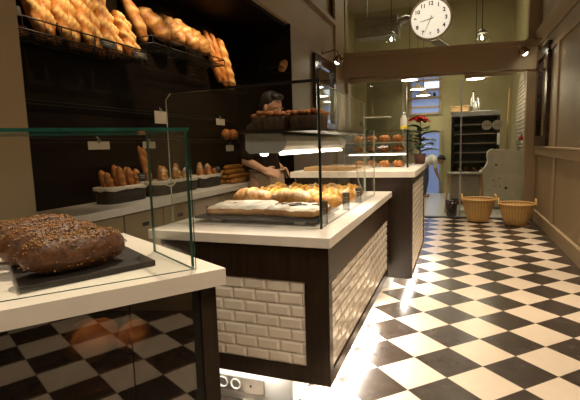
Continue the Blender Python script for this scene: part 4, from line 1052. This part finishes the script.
kc,kR=head_mesh(mb,(.40,0,1.03),(.60,0,-.8),(.8,0,.6))
o=mb.build('body',M['skin'],kb); remesh(o,.009,3)
mb=MB(); capsule(mb,[(-.02,0,.90),(.06,0,.985),(.17,0,1.045),(.24,0,1.035)],[.126,.132,.137,.105])
for q in(-1,1):
    capsule(mb,[(.22,q*.06,1.04),(.25,q*.15,1.02)],[.09,.068]); capsule(mb,[(.25,q*.17,1.01),(.265,q*.17,.84)],[.063,.054])
o=mb.build('shirt',M['whiteshirt'],kb); remesh(o,.011,4)
mb=MB()
for q in(-1,1): capsule(mb,[(-.02,q*.08,.84),(.02,q*.09,.48),(-.03,q*.09,.12)],[.102,.074,.060])
capsule(mb,[(-.03,0,.86),(-.01,0,.90)],[.122,.122]); o=mb.build('jeans',M['jeans'],kb); remesh(o,.011,4)
mb=MB(); 
for p,r in (((-.028,0,.05),(.098,.09,.088)),((-.055,0,0),(.07,.08,.085)),((.03,0,.105),(.055,.068,.03))): mb.ell(kc+kR@V(p),r,0,16,12,kR)
o=mb.build('hair',M['hair'],kb); remesh(o,.010,2)
for q in(-1,1): MB().ell(kc+kR@V((.083,q*.031,.004)),(.010,.013,.008),0,10,6,kR).build('eye',M['ink'],kb)

# ------------------------------------------------------------------ lights
def spot(name,loc,target,power,angle,color,blend=.6,rad=.06):
    l=bpy.data.lights.new(name,'SPOT'); l.energy=power; l.spot_size=math.radians(angle); l.spot_blend=blend; l.color=color; l.shadow_soft_size=rad
    o=bpy.data.objects.new(name,l); COL.objects.link(o); o.location=loc
    o.rotation_euler=(V(target)-V(loc)).to_track_quat('-Z','Y').to_euler(); return o
def area(name,loc,target,power,sx,sy,color):
    l=bpy.data.lights.new(name,'AREA'); l.shape='RECTANGLE'; l.size=sx; l.size_y=sy; l.energy=power; l.color=color
    o=bpy.data.objects.new(name,l); COL.objects.link(o); o.location=loc
    o.rotation_euler=(V(target)-V(loc)).to_track_quat('-Z','Y').to_euler(); return o
def point(name,loc,power,color,rad=.05):
    l=bpy.data.lights.new(name,'POINT'); l.energy=power; l.color=color; l.shadow_soft_size=rad
    o=bpy.data.objects.new(name,l); COL.objects.link(o); o.location=loc; return o
WARM=(1,.72,.42); WARM2=(1,.83,.62); NEUT=(1,.90,.74)
for y,p in ((.6,110),(2.6,180),(4.6,200),(6.4,170)):
    spot('aisle_spot',(.72,y,4.05),(-.05,y+.2,.2),p,64,WARM2,.8)
# bread wall spots
for y in (2.3,3.1,3.9,4.6):
    spot('rack_spot',(-2.0,y-.15,2.74),(-2.58,y,2.25),20,75,WARM,.7,.03)
spot('back_counter_spot',(-1.5,3.0,4.0),(-2.45,3.5,.95),75,42,WARM2,.8)
# pastry case
area('hood_light',(-.86,2.7,1.245),(-.9,2.7,0),4,.12,1.2,NEUT)
spot('case_spot',(-.8,3.3,4.05),(-1.0,2.5,.9),40,26,WARM2,.7)
spot('front_spot',(-1.5,2.5,4.05),(-1.15,1.2,.9),270,28,WARM2,.7)
spot('till_spot',(-.3,3.3,4.05),(-.9,4.1,1.07),150,34,WARM2,.7)
spot('staff_fill_spot',(-.7,3.0,3.95),(-1.65,3.75,1.45),70,24,WARM2,.7)  # added fill spot, brightens the staff member's face and apron
# under-counter strips
area('under_counter_light',(-.595,2.65,.200),(-.4,2.65,0),8,.03,1.5,(1,.95,.86)).rotation_euler=(0,math.radians(-20),0)
area('under_counter_light',(-1.03,1.85,.200),(-1.03,1.75,0),.6,.5,.03,(1,.95,.86))
area('under_counter_light',(-.425,4.45,.142),(-.3,4.45,0),3,.03,1.3,(1,.95,.86)).rotation_euler=(0,math.radians(-20),0)
c_=off(.3,.16); point('compartment_fill',(c_.x,c_.y,.815),.55,WARM2,.03)  # added fill inside the compartment so the loaves show through the glass
# kitchen
for x,y in ((-.6,9.6),(.5,9.4),(-.2,11.0)):
    point('kitchen_light',(x,y,2.3),4.5,(1,.90,.62),.15)
area('kitchen_ceiling_light',(-.4,9.8,4.6),(-.4,9.8,0),13,1.6,1.2,(1,.90,.62))
area('kitchen_door_light',(-.66,11.8,1.2),(-.66,9,1.0),1.5,.5,1.6,(.35,.5,1))
# picture lamps
spot('picture_lamp_light',(.93,7.66,2.56),(1.2,7.5,1.9),7,110,WARM2,.8,.03)
spot('picture_lamp_light',(-1.69,6.66,2.56),(-1.95,6.7,2.2),7,110,WARM2,.8,.03)
spot('clock_spot',(-.8,6.2,4.1),(-.435,7.9,3.4),12,30,WARM2,.8)
for x in (-.9,.5): spot('room_fill_spot',(x,-1.2,4.0),(-.3,1.9,.7),50,95,(1,.86,.68),.9,.2)  # added fill from behind the camera for counter fronts, not actual fixtures
wd=bpy.data.worlds.new('world'); S.world=wd; wd.use_nodes=True
wd.node_tree.nodes['Background'].inputs[0].default_value=(.9,.75,.55,1); wd.node_tree.nodes['Background'].inputs[1].default_value=.02

# ------------------------------------------------------------------ camera
cam=bpy.data.cameras.new('camera'); cam.sensor_width=36; cam.sensor_fit='HORIZONTAL'; cam.lens=27.2236; cam.clip_start=.02
co=bpy.data.objects.new('camera',cam); COL.objects.link(co)
yaw,pitch,roll=.36477936,-.1202273,-.0290997
fw=V((-math.sin(yaw)*math.cos(pitch),math.cos(yaw)*math.cos(pitch),math.sin(pitch))); rt=V((math.cos(yaw),math.sin(yaw),0)); up=rt.cross(fw)
c,s=math.cos(roll),math.sin(roll); r2=rt*c+up*s; u2_=up*c-rt*s
mw=Matrix((r2,u2_,-fw)).transposed().to_4x4(); mw.translation=V((0,0,1.2911)); co.matrix_world=mw
S.camera=co
S.view_settings.view_transform='Standard'; S.view_settings.look='None'; S.view_settings.gamma=1; S.view_settings.exposure=1.0
try: S.view_settings.use_curve_mapping=False
except Exception: pass
S.cycles.max_bounces=10; S.cycles.transparent_max_bounces=24
try: S.cycles.use_denoising=True
except Exception: pass
S.cycles.sample_clamp_indirect=4
